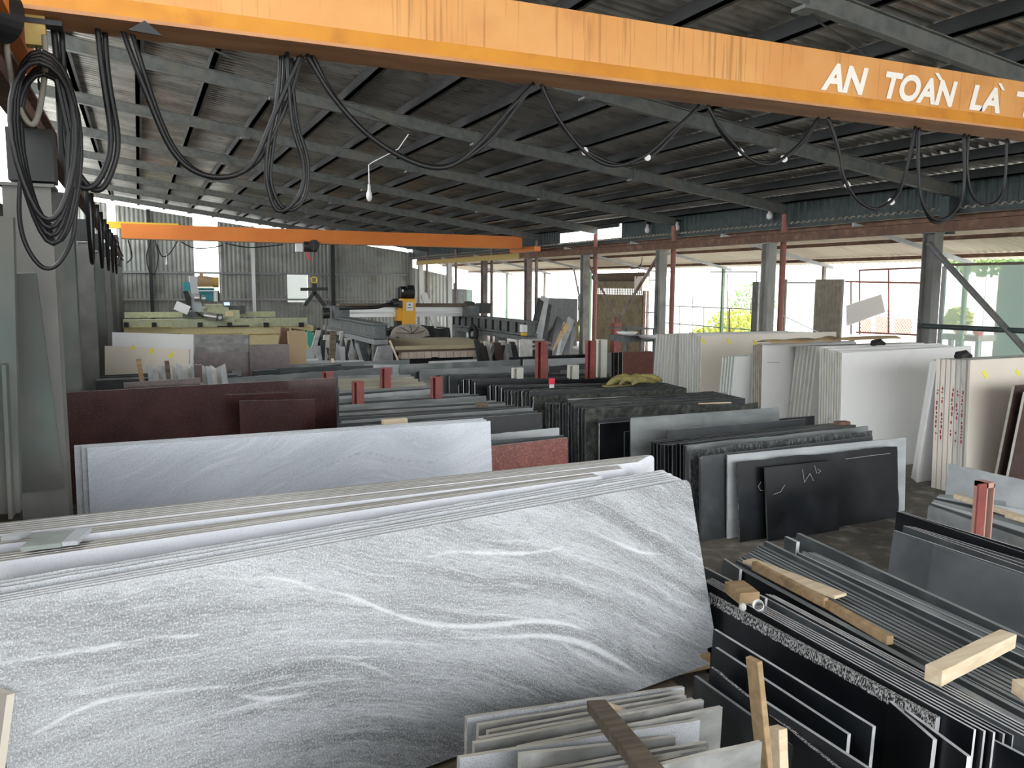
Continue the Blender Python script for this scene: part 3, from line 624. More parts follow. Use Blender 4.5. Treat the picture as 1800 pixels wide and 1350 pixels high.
# ---- the big veined slab in front and the bundle behind it
XT = [-.3, 0, .87, 1.25, 1.7, 2.47, 2.9, 3.3, 3.9]
def cumul(sl):
    w = [0]
    for a, b, p, q in zip(XT, XT[1:], sl, sl[1:]): w.append(w[-1] - (b - a) * (p + q) / 2)
    return w
WU, WL = cumul([-.1, -.1, -.12, -.3, -.45, -.3, -.45, -.75, -.6]), cumul([.12, .12, .0, -.2, -.5, -.6, -.65, -.7, -.6])
def lerp_t(T, x):
    for a, b, p, q in zip(XT, XT[1:], T, T[1:]):
        if x <= b: t = max(0, (x - a) / (b - a)); t2 = t; return p + (q - p) * t2
    return T[-1]
def warp1(x, z):
    f = max(0, min(1, (z - .25) / .75)); f = f * f * (3 - 2 * f)
    a = sum(lerp_t(WU, x + d) for d in (-.12, -.06, 0, .06, .12)) / 5; b = sum(lerp_t(WL, x + d) for d in (-.12, -.06, 0, .06, .12)) / 5
    return -(a * f + b * (1 - f)) * -1 + .035 * noise.noise(Vector((x * 2.2, z * 3, 0))) + .01 * noise.noise(Vector((x * 8, z * 16, 3)))
V1 = [[(430, 1012, .003), (500, 1018, .005), (545, 1033, .006), (556, 1034, .001)], [(566, 1035, .002), (620, 1050, .009), (690, 1078, .008), (760, 1098, .01), (850, 1100, .012), (930, 1092, .014), (990, 1096, .011), (1030, 1108, .002)],
      [(580, 1052, .001), (640, 1060, .005), (700, 1082, .004), (790, 1108, .003), (880, 1117, .006)],
      [(800, 1122, .003), (880, 1120, .007), (960, 1118, .014), (1030, 1133, .018), (1080, 1158, .014), (1120, 1183, .006), (1140, 1195, .001)],
      [(735, 985, .001), (790, 970, .005), (850, 972, .009), (930, 972, .008), (990, 962, .002)], [(1035, 930, .001), (1080, 952, .006), (1125, 970, .011), (1165, 974, .003)],
      [(840, 948, .001), (900, 951, .004), (960, 950, .001)], [(1100, 1040, .001), (1150, 1060, .003), (1210, 1095, .002)], [(1085, 1080, .001), (1150, 1115, .006), (1160, 1120, .001)],
      [(60, 1290, .004), (170, 1235, .008), (300, 1215, .006), (420, 1205, .003)], [(160, 1140, .002), (260, 1122, .004), (340, 1117, .006), (350, 1112, .001)], [(420, 1222, .004), (470, 1228, .009), (540, 1218, .003)],
      [(0, 1165, .003), (110, 1150, .005), (220, 1132, .003)], [(580, 1160, .002), (640, 1168, .006), (700, 1195, .003)]]
big = slab('huge grey flow banded granite slab with white veins, frontmost and nearest of all', (0, 1059), (1212, 842), 1.24, 'veined', z2=1.24, base=.13, k=.24, th=.02, edge='granite_edge', cr=.05, xl=-.02, notch=(.05, .1), brx=.03, vein=dict(step=.008, lines=V1, warp=warp1), topm='granite_edge')
for i, (a, b, rt) in enumerate((((0, 1054.5), (1200, 838.5), 0), ((0, 1050.5), (1195, 836), 0), ((0, 1046), (1188, 833.5), 0), ((0, 1033), (1184, 830), .003), ((0, 1027), (1176, 827.5), 0), ((0, 1021), (1172, 824.5), .003))):
    slab('grey granite slab in the bundle behind the huge veined slab, %s behind it' % ORD[i], a, b, 1.242 + .004 * (i > 2), 'granite_pale', base=.2, k=.24, th=.028, edge='granite_edge', cr=.05, rt=rt, group='slabs behind the huge veined slab', topm='granite_edge')
def bundle(n, a0, b0, a1, b1, desc, m, z, group, **kw):
    for i in range(n):
        t = i / max(1, n - 1)
        slab(desc % ORD[i], (a0[0] + (a1[0] - a0[0]) * t, a0[1] + (a1[1] - a0[1]) * t), (b0[0] + (b1[0] - b0[0]) * t, b0[1] + (b1[1] - b0[1]) * t), z + rnd.uniform(-.0008, .0008), m, group=group, **kw)
kb = dict(base=.15, k=.04, edge='granite_edge', topm='top_beige', cr=.03)
bundle(4, (-60, 996), (1060, 836), (-60, 983.5), (1050, 832), 'pale slab with a dusty beige top, %s of the four behind the grey bundle', 'granite_white', 1.255, 'near dusty topped pale slabs', th=.036, **kb)
bundle(4, (-40, 962), (1100, 823), (-40, 951), (1095, 818), 'pale slab with a dusty top, %s of the middle set in the front bundle', 'granite_white', 1.26, 'middle dusty topped pale slabs', th=.036, **kb)
bundle(6, (-40, 944), (1130, 811), (-40, 925.5), (1150, 800), 'pale dusty slab far back in the front bundle, %s of the rear set', 'granite_white', 1.265, 'rear dusty topped pale slabs', th=.034, **kb)
for i, (a, b, c_) in enumerate((((2, 948, 0), (34, 936, 0), 'grey_light'), ((36, 966, 0), (112, 934, 0), 'broken_green'), ((60, 962, 0), (140, 930, 0), 'granite_pale'))):
    p = at(a[0], a[1], z=1.285); q = at(b[0], b[1], z=1.3); o = MB()
    o.add([(p.x, p.y, 1.275), (q.x, p.y, 1.275), (q.x + .05, q.y, 1.285), (p.x + .05, q.y, 1.285), (p.x, p.y, 1.295), (q.x, p.y, 1.295), (q.x + .05, q.y, 1.305), (p.x + .05, q.y, 1.305)], [(0, 3, 2, 1), (4, 5, 6, 7), (0, 1, 5, 4), (1, 2, 6, 5), (2, 3, 7, 6), (3, 0, 4, 7)])
    tag(o.build('stone_offcut', c_), ('grey', 'greenish', 'pale')[i] + ' broken stone piece lying on the front bundle at the left picture edge', 'offcut')
# timber under the big slab
m = MB(); p = at(1252, 1152, z=.2); m.box((p.x - .35, p.y + .03, .101), (p.x + .01, p.y + .12, .2)); tag(m.build('timber_block', 'wood'), 'orange brown timber block under the right corner of the huge veined slab', 'timber')
m = MB(); m.box((p.x - 3.0, p.y - .35, .004), (p.x - .3, p.y + 1.1, .1)); tag(m.build('timber_bearer', 'wood_dark'), 'dark timber bearer platform under the huge veined slab bundle', 'timber')
slab('cream board edge leaning at the lower left picture corner', (-120, 1170), (12, 1222), .95, 'cream_quartz', base=.1, k=.2, th=.03, edge='cream_quartz')

# ---- pale blue marble slab and its neighbours
def warp2(x, z): return x * -.42 * (x < 1.9) + (x >= 1.9) * (-.8 + .1 * math.sin(x * 5)) + .07 * noise.noise(Vector((x * 2, z * 4, 0)))
V2 = [[(205, 790, .002), (222, 800, .003), (232, 810, .002)], [(560, 800, .001), (572, 818, .004), (590, 812, .004), (640, 795, .004), (690, 806, .004), (740, 812, .002)], [(300, 830, .001), (340, 805, .004), (375, 792, .001)], [(420, 830, .001), (470, 795, .003), (500, 780, .001)],
      [(650, 780, .001), (700, 778, .003), (760, 768, .001)], [(690, 820, .001), (760, 812, .003), (800, 790, .001)], [(640, 830, .001), (670, 826, .003), (700, 840, .001)]]
slab('long pale blue grey marble slab with flowing veins, standing alone before the maroon slab', (153, 787), (862, 740), 1.2, 'marble', k=.1, th=.02, edge='edge_light', vein=dict(step=.016, lines=V2, warp=warp2), base=.1, topm='edge_light')
slab('pale slab showing its narrow left end just behind the blue grey marble slab', (143, 784), (855, 737.5), 1.205, 'granite_pale', k=.1, edge='edge_light', base=.1)
slab('pale slab with the leftmost narrow end behind the blue grey marble slab', (130, 783), (850, 735), 1.205, 'granite_pale', k=.1, edge='edge_light', base=.1)
mar = slab('large polished dark maroon granite slab mirroring the daylight at its right end', (105, 690.5), (590, 664), 1.3, 'maroon', k=.02, th=.02, edge='edge_light', topm='edge_light', base=.1)
slab('dusty pink slab lying low behind the top edge of the maroon slab', (217, 673), (352, 664), 1.27, 'brown_granite', k=.02, A=at(217, 673, y=mar.location.y + .42), B=at(352, 664, y=mar.location.y + .42), edge='edge_light')
slab('smaller dark maroon slab leaning against the right part of the maroon slab', (420, 704), (553, 702), 1.12, 'maroon', k=.05, A=at(420, 704.5, y=mar.location.y - .1), B=at(553, 702, y=mar.location.y - .1), base=.1, th=.018, edge='maroon')

# ---- left middle rack: slabs between the maroon slab and the black rack
LM = 'grey slabs of the rack right of the maroon slab'
slab('bright red granite slab right of the blue grey marble slab', (840, 785), (998, 769), .95, 'red_granite', k=.05, A=at(840, 787, z=.93), B=at(998, 769, z=.95), edge='red_granite', topm='edge_light')
slab('grey slab just behind the red granite slab', (845, 775), (991, 765), .96, 'grey_mid', k=.05, edge='edge_light', group=LM, topm='grey_light')
slab('light grey slab two behind the red granite slab', (845, 765), (983, 752), .97, 'grey_light', k=.05, edge='edge_light', rt=.004, topm='grey_light')
zz = .93
rows = [((598, 757), (862, 742), 'black_pol', 0, 'edge_dark'), ((640, 748), (953, 726), 'black_matt', .005, 'edge_light'), ((596, 745), (945, 722), 'grey_mid', 0, 'grey_dust'), ((600, 741), (936, 717), 'grey_dust', .002, 'edge_light'), ((596, 735), (932, 714.5), 'grey_mid', 0, 'grey_dust'),
        ((596, 731), (905, 712), 'black_matt', .004, 'beige_top'), ((596, 727), (889, 709), 'grey_dust', .002, 'edge_light'), ((596, 722), (886, 706), 'black_matt', 0, 'grey_dust'), ((596, 717.5), (870, 704), 'grey_dust', 0, 'grey_dust'), ((596, 713), (855, 696), 'grey_dust', .002, 'edge_light'), ((596, 708), (842, 693), 'grey_mid', 0, 'edge_light'), ((596, 701.5), (825, 691), 'grey_dust', .003, 'grey_dust')]
for i, (a, b, m_, rt, e) in enumerate(rows):
    slab('%s slab in the rack right of the maroon slab, %s from the front' % ({'black_pol': 'polished black', 'black_matt': 'dull black', 'grey_mid': 'mid grey', 'grey_dust': 'dusty grey'}[m_], ORD[i]), a, b, zz + .003 * i, m_, k=.05, th=.03, rt=rt, edge='edge_dark', topm=e, group=LM)
rows = [((596, 697), (761, 684), 'grey_light', 'edge_light'), ((596, 692), (757, 682), 'grey_mid', 'grey_dust'), ((596, 687), (752, 678), 'grey_dust', 'beige_top'), ((596, 682), (749, 674), 'beige_top', 'beige_top'), ((594, 676), (745, 671), 'beige_top', 'beige_top'), ((594, 671), (735, 666), 'beige_top', 'beige_top'), ((594, 666), (728, 662), 'beige_top', 'beige_top'), ((594, 661), (722, 659), 'grey_dust', 'beige_top')]
for i, (a, b, m_, e) in enumerate(rows):
    slab('%s slab among the stepped slabs between the red posts, %s from the front' % ({'grey_light': 'light grey', 'grey_mid': 'mid grey', 'grey_dust': 'dusty grey', 'beige_top': 'dusty beige'}[m_], ORD[i]), a, b, .97 + .004 * i, m_, k=.05, th=.035, edge='edge_dark', topm=e, group='stepped slabs between the red posts', rt=.003)

# ---- black rack in the middle
G1 = 'black slabs at the front end of the middle rack'
f = dict(k=.1, edge='edge_dark')
b1 = slab('black scratched slab piece leaning frontmost before the other black slab', (1345, 822), (1470, 810), .78, 'black_pol', k=.12, th=.02, A=at(1345, 822, y=6.18), B=at(1470, 809, y=6.2), edge='edge_dark')
slab('rough edged polished black slab with chalk marks, before the grey white framed slab', (1297, 812), (1577, 785), .79, 'black_pol', k=.1, th=.02, A=at(1297, 812, y=6.26), B=at(1577, 785, y=6.3), rt=.006, rl=.006, rr=.008, edge='rough_edge')
slab('pale grey slab standing behind the chalk marked black slab', (1280, 800), (1593, 770), .87, 'grey_light', k=.05, A=at(1280, 800, y=6.36), B=at(1593, 769, y=6.42), edge='edge_light', base=.004)
for i, (a, b) in enumerate((((1273, 806), (1480, 789)), ((1266, 810), (1475, 792)), ((1259, 814), (1470, 796)))):
    slab('narrow dark slab end beside the pale grey slab, %s to its left' % ORD[i], a, b, .8, 'black_matt', k=.05, th=.022, A=at(*a, y=6.40 + .032 * i), B=at(*b, y=6.40 + .032 * i), edge='grey_mid', group=G1)
zz = .83
rows = [((1232, 803), (1534, 767), 'grey_mid', 0, .05, .83), ((1214, 792), (1533, 757), 'rough_edge', .012, .03, .84), ((1207, 783), (1526, 749), 'grey_dust', .004, .01, .84)]
for i, (a, b, m_, rt, cl, z_) in enumerate(rows):
    slab(('dark slab with a rounded left corner behind the narrow ends', 'dark slab with a broken crumbly top edge in the black rack', 'dusty brown grey topped slab behind the crumbly one')[i], a, b, z_, m_, k=.06, th=.03, rt=rt, cl=cl, edge='grey_mid' if i != 1 else 'rough_edge', topm='grey_dust')
pts = [(1203, 783), (1197, 781), (1190, 780.5), (1183, 782), (1176, 783), (1169, 783), (1162, 782), (1156, 780.5), (1150, 778), (1144, 776)]
for i, a in enumerate(pts):
    y = 7.03 + .055 * i; B_ = at(1505 - i * 5, 747 - i * .3, y=y + .03)
    A_ = at(*a, y=y)
    slab('thin black slab with its end showing, %s of ten from the front' % ORD[i], a, a, .8, 'black_pol' if i % 3 else 'black_matt', k=.05, A=A_, B=B_, edge='grey_mid' if i % 2 else 'black_matt', topm='grey_dust', group='ten thin black slabs in the middle rack', th=.022)
slab('dark green grey slab with a clean straight top, in the black rack', (1174, 756), (1416, 736), .86, 'grey_mid', k=.05, edge='edge_dark', topm='edge_light')
slab('black slab with a broad polished left end, behind the dark green grey slab', (1098, 759), (1432, 731), .86, 'black_pol', k=.05, edge='grey_mid', topm='grey_dust', A=at(1098, 759, y=8.05), B=at(1432, 731, y=8.05))
slab('smooth dark grey slab sheen topped, highest in the black rack', (1108, 735), (1370, 716), .96, 'grey_dust', k=.06, cl=.03, edge='black_matt', topm='edge_light', base=.1)  # paler face colour stands in for the grey sheen on this slab
slab('black slab with square corner behind the sheen topped slab', (1054, 745), (1330, 722), .87, 'black_pol', k=.03, edge='edge_light', topm='edge_light', A=at(1054, 745, y=8.62), B=at(1330, 722, y=8.62))
slab('dark slab topped with a pale line, next behind the square cornered black slab', (1051, 737), (1335, 717), .9, 'grey_mid', k=.03, edge='black_matt', topm='grey_dust', A=at(1051, 737, y=8.76), B=at(1335, 717, y=8.76))
slab('thick mossy rough topped slab in the middle of the black rack', (1030, 719), (1333, 708), .93, 'moss', k=.03, rt=.012, th=.05, cl=.04, edge='moss', topm='moss')
pts = [(1024, 718), (1018, 716), (1010, 713), (1005, 708.5), (1000, 706), (995, 708), (990, 710), (984, 708), (978, 710), (972, 711), (966, 710), (960, 707)]
for i, a in enumerate(pts):
    y = 9.05 + .085 * i; A_ = at(*a, y=y); B_ = at(1310 - i * 5, 700 - i * 1.1, y=y + .05)
    slab('grey black rough slab left of the mossy slab, %s of twelve from front' % ORD[i], a, a, .8, ('grey_mid', 'black_matt', 'moss')[i % 3], k=.04, A=A_, B=B_, rt=.004, rl=.006, cl=.025, edge=('grey_mid', 'rough_edge', 'black_matt')[i % 3], topm=('grey_dust', 'moss')[i % 2], group='twelve rough slabs left of the mossy slab', th=.03)
slab('light grey topped slab lying across the rough slabs', (999, 705), (1277, 691), .95, 'grey_light', k=.03, th=.04, A=at(1000, 701.5, y=10.15), B=at(1277, 690, y=10.15), edge='grey_dust', topm='grey_light')
pts = [(938, 697), (932, 688), (925, 689), (918, 687), (911, 686), (905, 688), (899, 687), (893, 686), (887, 686)]
for i, a in enumerate(pts):
    y = 10.42 + .11 * i; A_ = at(*a, y=y); B_ = at(1207 - i * 4, 682 - i * 1.0, y=y + .05)
    slab('dark rough slab behind the light grey topped one, %s of nine from the front' % ORD[i], a, a, .8, ('moss', 'black_matt', 'grey_mid')[i % 3], k=.04, A=A_, B=B_, rt=.006, rl=.008, cl=.03, edge=('grey_dust', 'rough_edge', 'grey_mid')[i % 3], topm=('moss', 'grey_dust')[i % 2], group='nine dark rough slabs in the middle rack', th=.035)
pts = [(882, 681), (877, 679), (872, 678), (867, 677), (862, 677), (858, 680)]
for i, a in enumerate(pts):
    y = 11.55 + .12 * i; A_ = at(*a, y=y); B_ = at(1178 - i * 4, 675 - i * .8, y=y + .05)
    slab('black slab with a pale rimmed end, %s of six by the pink stick' % ORD[i], a, a, .8, ('black_pol', 'grey_mid')[i % 2], k=.04, A=A_, B=B_, rt=.003, cl=.02, edge=('edge_light', 'black_matt')[i % 2], topm='grey_dust', group='six pale rimmed black slabs', th=.03)
pts = [(835, 672), (830, 667), (825, 667), (820, 667), (815, 667), (811, 669), (807, 676)]
for i, a in enumerate(pts):
    y = 12.4 + .14 * i; A_ = at(*a, y=y); B_ = at(1090 - i * 5, 664 - i * .9, y=y + .05)
    slab('polished black slab before the white posts, %s of seven from the front' % ORD[i], a, a, .8, ('black_pol', 'black_matt')[i % 2], k=.04, A=A_, B=B_, rt=.003, cl=.02, edge=('edge_light', 'black_matt')[i % 2], topm='moss' if i < 2 else 'grey_dust', group='seven black slabs before the white posts', th=.03)
pts = [(790, 661), (782, 660), (775, 660), (768, 659), (762, 658), (756, 656), (750, 655), (744, 653), (738, 652), (732, 653)]
for i, a in enumerate(pts):
    y = 13.3 + .13 * i; A_ = at(*a, y=y); B_ = at(1070 - i * 9, 656 - i * 1.3, y=y + .1)
    slab('dull grey slab around the white posts, %s of ten from the front' % ORD[i], a, a, .8, ('grey_mid', 'black_matt', 'grey_dust')[i % 3], k=.04, A=A_, B=B_, rt=.004, cl=.03, edge=('grey_dust', 'black_matt')[i % 2], topm='grey_dust', group='ten dull grey slabs around the white posts', th=.04)
# ---- low rows behind, before the machines
LB = 'long grey slabs in the far rows'
rows = [((738, 650), (967, 641), 'grey_dust', 'light grey wide slab at the back of the white post rack', .98, 0), ((704, 641), (915, 632), 'grey_dust', 'broad light grey slab below the bridge saw table', 1.0, .02), ((640, 641), (704, 641), 'grey_light', 'short pale speckled slab left of the broad light grey slab', .97, 0),
        ((400, 665), (690, 645), 'grey_dust', 'long slab with a broken hole in its top, left of the tallest red post', .98, .006), ((470, 647), (656, 642), 'grey_mid', 'long dark grey slab running under the tan wooden stub', 1.0, 0), ((480, 642), (720, 632), 'grey_dust', 'dusty slab just behind the tan wooden stub', 1.0, .002), ((540, 634), (640, 633), 'grey_light', 'short light slab end right of the tan wooden stub', 1.0, .003),
        ((896, 628), (1038, 622), 'black_pol', 'black slab behind the farthest red posts, left piece', 1.0, 0), ((1030, 624), (1075, 620), 'black_pol', 'black slab behind the farthest red posts, right piece', 1.0, 0), ((966, 644), (1056, 636), 'grey_mid', 'grey slab left of the far red granite slab', .95, 0), ((920, 632), (1030, 629), 'grey_light', 'pale strip slab between the farthest red posts', .98, 0), ((985, 652), (1060, 649), 'grey_dust', 'grey slab between the two white posts', .9, .004)]
for a, b, m_, lab, z_, rt in rows: slab(lab, a, b, z_, m_, k=.03, th=.03, rt=rt if rt != .02 else .003, rl=rt if rt == .02 else 0, edge='edge_light' if m_ == 'grey_light' else 'edge_dark', topm='grey_light', group=None)
slab('long white topped slab lying across the dark frame left of centre', (405, 640), (560, 630), 1.02, 'white_quartz', k=.02, th=.05, edge='edge_light', base=.96, name='stone_strip')
slab('grey slab standing under the white topped strip', (446, 652), (600, 640), .98, 'grey_mid', k=.03, th=.04, edge='black_matt', topm='edge_light')
slab('dark slab end under the left of the white topped strip', (407, 652), (424, 651), .95, 'grey_dust', k=.03, th=.04)
for i in range(5): slab('thin dark slab in the low row behind the maroon slab, %s from the front' % ORD[i], (168, 672 - i * 3), (425 - i * 8, 661 - i * 2.5), .93 + .01 * i, ('black_matt', 'grey_mid', 'grey_dust')[i % 3], k=.03, topm='grey_light' if i % 2 else 'edge_dark', group='thin dark slabs behind the maroon slab')
slab('red granite slab standing in the distance left of the white slab bundles', (1095, 619), (1148, 618), 1.0, 'red_granite', k=.03, th=.02, edge='edge_light')
for i in range(4): slab('dark end of a slab behind the distant red granite slab, %s to its left' % ORD[i], (1088 - i * 8, 619 + i * .5), (1145 - i * 2, 616), 1.0 + .005 * i, 'black_matt', k=.03, th=.05, edge='black_matt' if i % 2 else 'wood_dark', topm='grey_dust', group='dark slab ends beside the distant red slab', A=at(1088 - i * 8, 619 + i * .5, y=at(1095, 619, z=1).y + .12 + .12 * i), B=at(1145 - i * 2, 617, y=at(1095, 619, z=1).y + .12 + .12 * i))
# behind: cream, white, grey and brown slabs before the block saw
slab('cream slab with yellow stickers before the pale green saw', (184, 608), (332, 614), 1.36, 'cream_quartz', k=.05, th=.03, edge='edge_light')
slab('white slab rising behind the cream stickered slab', (197, 584), (340, 588), 1.5, 'white_quartz', k=.05, th=.03, edge='edge_light')
slab('grey speckled granite slab in front of the saw base', (342, 588), (437, 589), 1.45, 'dusty_stone', k=.05, th=.03)
slab('dark brown slab below the grey speckled granite slab', (342, 620), (480, 617), 1.25, 'brown_granite', k=.05, th=.03, edge='black_matt')
slab('brown slab end right of the grey speckled slab', (438, 606), (508, 605), 1.38, 'brown_granite', k=.05, th=.03)
slab('tan textured board leaning by the right end of the saw base', (506, 582), (536, 581), 1.6, 'tan', k=.05, th=.03, edge='tan')
slab('small pale blue tile slab leaning by the dark rack post', (512, 615), (552, 613), 1.15, 'grey_light', k=.08, th=.02, edge='edge_light')
for i in range(3):
    p = at(254 + i * 33 - (i > 1) * 2, 648 + i * 2 - i, z=1.02)
for i in range(16):
    px = 258 + i * 8.6; y = 12.6 + .1 * (i % 3); t = MB(); a = at(px + 10, 668, y=y); c = at(px, 640 + rnd.uniform(-4, 8), y=y)
    c2 = at(px + 9, 640 + rnd.uniform(-2, 9), y=y); w = .09
    t.add([(a.x, y, .5), (a.x + .09, y, .5), (c2.x, y, c2.z), (c.x, y, c.z), (a.x, y + w, .5), (a.x + .09, y + w, .5), (c2.x, y + w, c2.z - .03), (c.x, y + w, c.z - .02)], [(0, 1, 2, 3), (7, 6, 5, 4), (0, 4, 5, 1), (1, 5, 6, 2), (2, 6, 7, 3), (3, 7, 4, 0)])
    tag(t.build('stone_offcut', 'scrap_white' if i % 3 else 'grey_light'), 'jagged pale offcut standing between the wooden stakes, %s from the left' % ORD[i], 'offcut', 'pale offcuts between the stakes')
t = MB(); t.box((.35, 12.5, .4), (2.3, 13.2, .5)); t.box((.4, 12.6, 0), (.6, 13.1, .4)); t.box((2.0, 12.6, 0), (2.2, 13.1, .4)); tag(t.build('low_rack', 'iron'), 'low dark rack under the jagged pale offcuts', 'rack')

# ---- tall white bundles on the right
def ends(n, a0, a1, right, y0, dy, desc, group, m='white_quartz', edge='slab_edge', k=.05, th=.03, topm=None, **kw):
    for i in range(n):
        t = i / max(1, n - 1); a = (a0[0] + (a1[0] - a0[0]) * t, a0[1] + (a1[1] - a0[1]) * t + rnd.uniform(-1, 1)); y = y0 + dy * i
        A_ = at(*a, y=y); B_ = A_ + Vector((right, 0.02, 0))
        slab(desc % ORD[i], a, a, 1.6, m, A=A_, B=B_, edge=edge, k=k, th=th, topm=topm, group=group, **kw)
A_ = at(1480, 620, z=1.6)
slab('tall white slab with the widest white face, in the right hand bundles', (1480, 620), (1708, 608), 1.6, 'white_quartz', A=A_, B=at(1708, 608, y=A_.y + .03), k=.04, th=.03, edge='slab_edge', topm='top_beige')
ends(8, (1476, 618), (1444, 611), 2.35, A_.y + .06, .062, 'tall white slab end behind the widest white face, %s of eight', 'eight white slab ends beside the widest face', k=.04, topm='top_beige')
y = A_.y + .5 + .7
ends(6, (1437, 609), (1402, 609), 2.2, at(1437, 609, z=1.62).y + .2, .075, 'tall pale slab end leaning forward, %s of six left of the upright bundle', 'six forward leaning pale slab ends', k=-.09, topm='top_beige')
A_ = at(1340, 606, z=1.6)
slab('tall white slab with a short pencil line, topped by brown wrapping', (1340, 606), (1400, 602), 1.6, 'white_quartz', A=A_, B=A_ + Vector((1.9, .02, .0)), k=.03, th=.03, edge='slab_edge_brown', topm='top_beige')
ends(4, (1337, 604), (1326, 607), 1.9, A_.y + .06, .07, 'brown rough edged slab behind the pencil lined white slab, %s of four', 'four brown edged slabs', edge='slab_edge_brown', k=.05, topm='slab_edge_brown')
ends(4, (1324, 624), (1306, 622), 1.5, at(1324, 625, z=1.4).y, .08, 'pale green white slab end left of the brown edged slabs, %s of four', 'four pale green slab ends', edge='slab_edge_green', k=.03)
ends(5, (1293, 626), (1272, 628), 1.4, at(1293, 626, z=1.4).y, .09, 'forward leaning pale green slab end, %s of five before the cream slab', 'five forward leaning green slab ends', edge='slab_edge_green', k=-.08)
A_ = at(1233, 590, z=1.62)
crm = slab('tall cream slab with yellow stickers, farthest of the right hand bundles', (1233, 590), (1470, 583), 1.62, 'cream_quartz', A=A_, B=at(1470, 583, y=A_.y + .03), k=.03, th=.03, edge='slab_edge', topm='top_beige')
ends(8, (1229, 589), (1196, 587), 2.6, A_.y + .06, .075, 'pale slab end left of the stickered cream slab, %s of eight', 'eight pale slab ends by the cream slab', k=.03, topm='top_beige')
ends(7, (1189, 587), (1155, 587), 2.6, at(1189, 587, z=1.62).y + .25, .1, 'leaning pale slab end farthest left of the white bundles, %s of seven', 'seven leaning pale slab ends', k=-.07, topm='top_beige')
ends(4, (1648, 633), (1638, 635), 1.7, 7.12, .06, 'narrow white slab leaning by itself before the dark gap, %s of four', 'four narrow leaning white slabs', k=-.11, th=.025, edge='white_quartz')
A_ = at(1706, 633, z=1.62)
wg = slab('tall cream slab with yellow stickers at the right picture edge', (1706, 633), (1800, 626), 1.62, 'cream_quartz', A=A_, B=A_ + Vector((2.4, .05, 0)), k=.03, th=.03, edge='slab_edge', topm='top_beige')
wf = []
for i in range(6):
    a = (1698 - i * 9, 632 + rnd.uniform(-1, 1)); A2 = at(*a, y=A_.y + .07 * (i + 1)); 
    wf.append(slab('white slab end with red writing marks, %s of six from the right' % ORD[i], a, a, 1.6, 'white_quartz', A=A2, B=A2 + Vector((2.4, .05, 0)), k=.03, th=.055, edge='slab_edge' if i < 2 else 'cream_quartz', group='six slab ends with red marks', topm='top_beige'))
# red marks, stickers, pencil and chalk lines belong to their slabs
def mark(parent, name, pts, m, w=.012, lift=.004, label=None):
    """thin painted strip on the front face of a slab, from photo points; kept in the slab's frame"""
    inv = parent.matrix_world.inverted(); e = inv @ EYE; P = []
    for px, py in pts:
        d = inv.to_3x3() @ (RM @ Vector((px - 900, -(py - 675), -F))); t = (-lift - e.y) / d.y; P.append(e + d * t)
    mb = MB()
    for p, q in zip(P, P[1:]):
        t = (q - p).normalized(); s = Vector((-t.z, 0, t.x)) * w / 2
        mb.add([p - s, p + s, q + s, q - s, p - s + Vector((0, lift * .6, 0)), p + s + Vector((0, lift * .6, 0)), q + s + Vector((0, lift * .6, 0)), q - s + Vector((0, lift * .6, 0))], [(0, 1, 2, 3), (7, 6, 5, 4), (0, 4, 5, 1), (1, 5, 6, 2), (2, 6, 7, 3), (3, 7, 4, 0)])
    o = mb.build(name, m, None, loc=(0, 0, 0)); o.parent = parent
    if label: o['label'] = label
    return o
bpy.context.view_layer.update()
for i, s in enumerate(wf):
    if i in (0, 1, 2, 4, 5):
        mb = MB(); z = .62
        while z < 1.25:
            l = rnd.uniform(.015, .05)
            if rnd.random() < .75: x = rnd.uniform(.006, .02); mb.box((-.0025, x, z), (-.0005, x + .018, z + l))
            mb.box((-.0014, .0195, z - .03), (-.0006, .0212, z + l + .03))
            z += l + .018
        o = mb.build('red_writing', 'pen_red', None, loc=(0, 0, 0)); o.parent = s
for s, L_ in ((crm, [((1234, 596), (1239, 603)), ((1278, 596), (1284, 604)), ((1324, 598), (1330, 606))]), (wg, [((1728, 652), (1735, 664)), ((1786, 650), (1792, 660))])):
    for a, b in L_: mark(s, 'sticker', [a, b], 'sticker', .05, label='yellow sticker')
for o in list(bpy.data.objects):
    lb = o.get('label', '')
    if lb.startswith('cream slab with yellow stickers before'):
        for a, b in (((231, 614), (236, 608)), ((263, 621), (270, 613)), ((297, 628), (305, 621))): mark(o, 'sticker', [a, b], 'sticker', .06, label='yellow sticker')
    if lb.startswith('tall white slab with a short pencil'): mark(o, 'pencil_line', [(1349, 637), (1370, 637)], 'black', .006)
    if lb.startswith('rough edged polished black slab'):
        for pts in ([(1487, 807), (1530, 801), (1565, 797)], [(1338, 847), (1333, 855), (1337, 862), (1344, 862)]): mark(o, 'chalk_mark', pts, 'chalk', .0035)
    if lb.startswith('black scratched slab'):
        for pts in ([(1360, 869), (1372, 865), (1380, 852)], [(1411, 825), (1414, 848), (1424, 832), (1430, 845)], [(1432, 818), (1436, 832)], [(1437, 824), (1443, 828), (1438, 832)]): mark(o, 'chalk_mark', pts, 'chalk', .0035)
# extras at the right edge
for i, (a, b) in enumerate((((1784, 678), (1758, 830)), ((1803, 690), (1778, 836)))):
    p = at(*a, z=1.4); slab('dusty edged narrow slab leaning before the cream slab at the right, %s' % ('left one', 'right one')[i], a, a, 1.4, 'brown_granite', A=at(*a, y=6.0 + .12 * (1 - i)), B=at(*a, y=6.0 + .12 * (1 - i)) + Vector((1.8, .1, 0)), k=-.12, th=.03, edge='top_beige' if i == 0 else 'slab_edge')

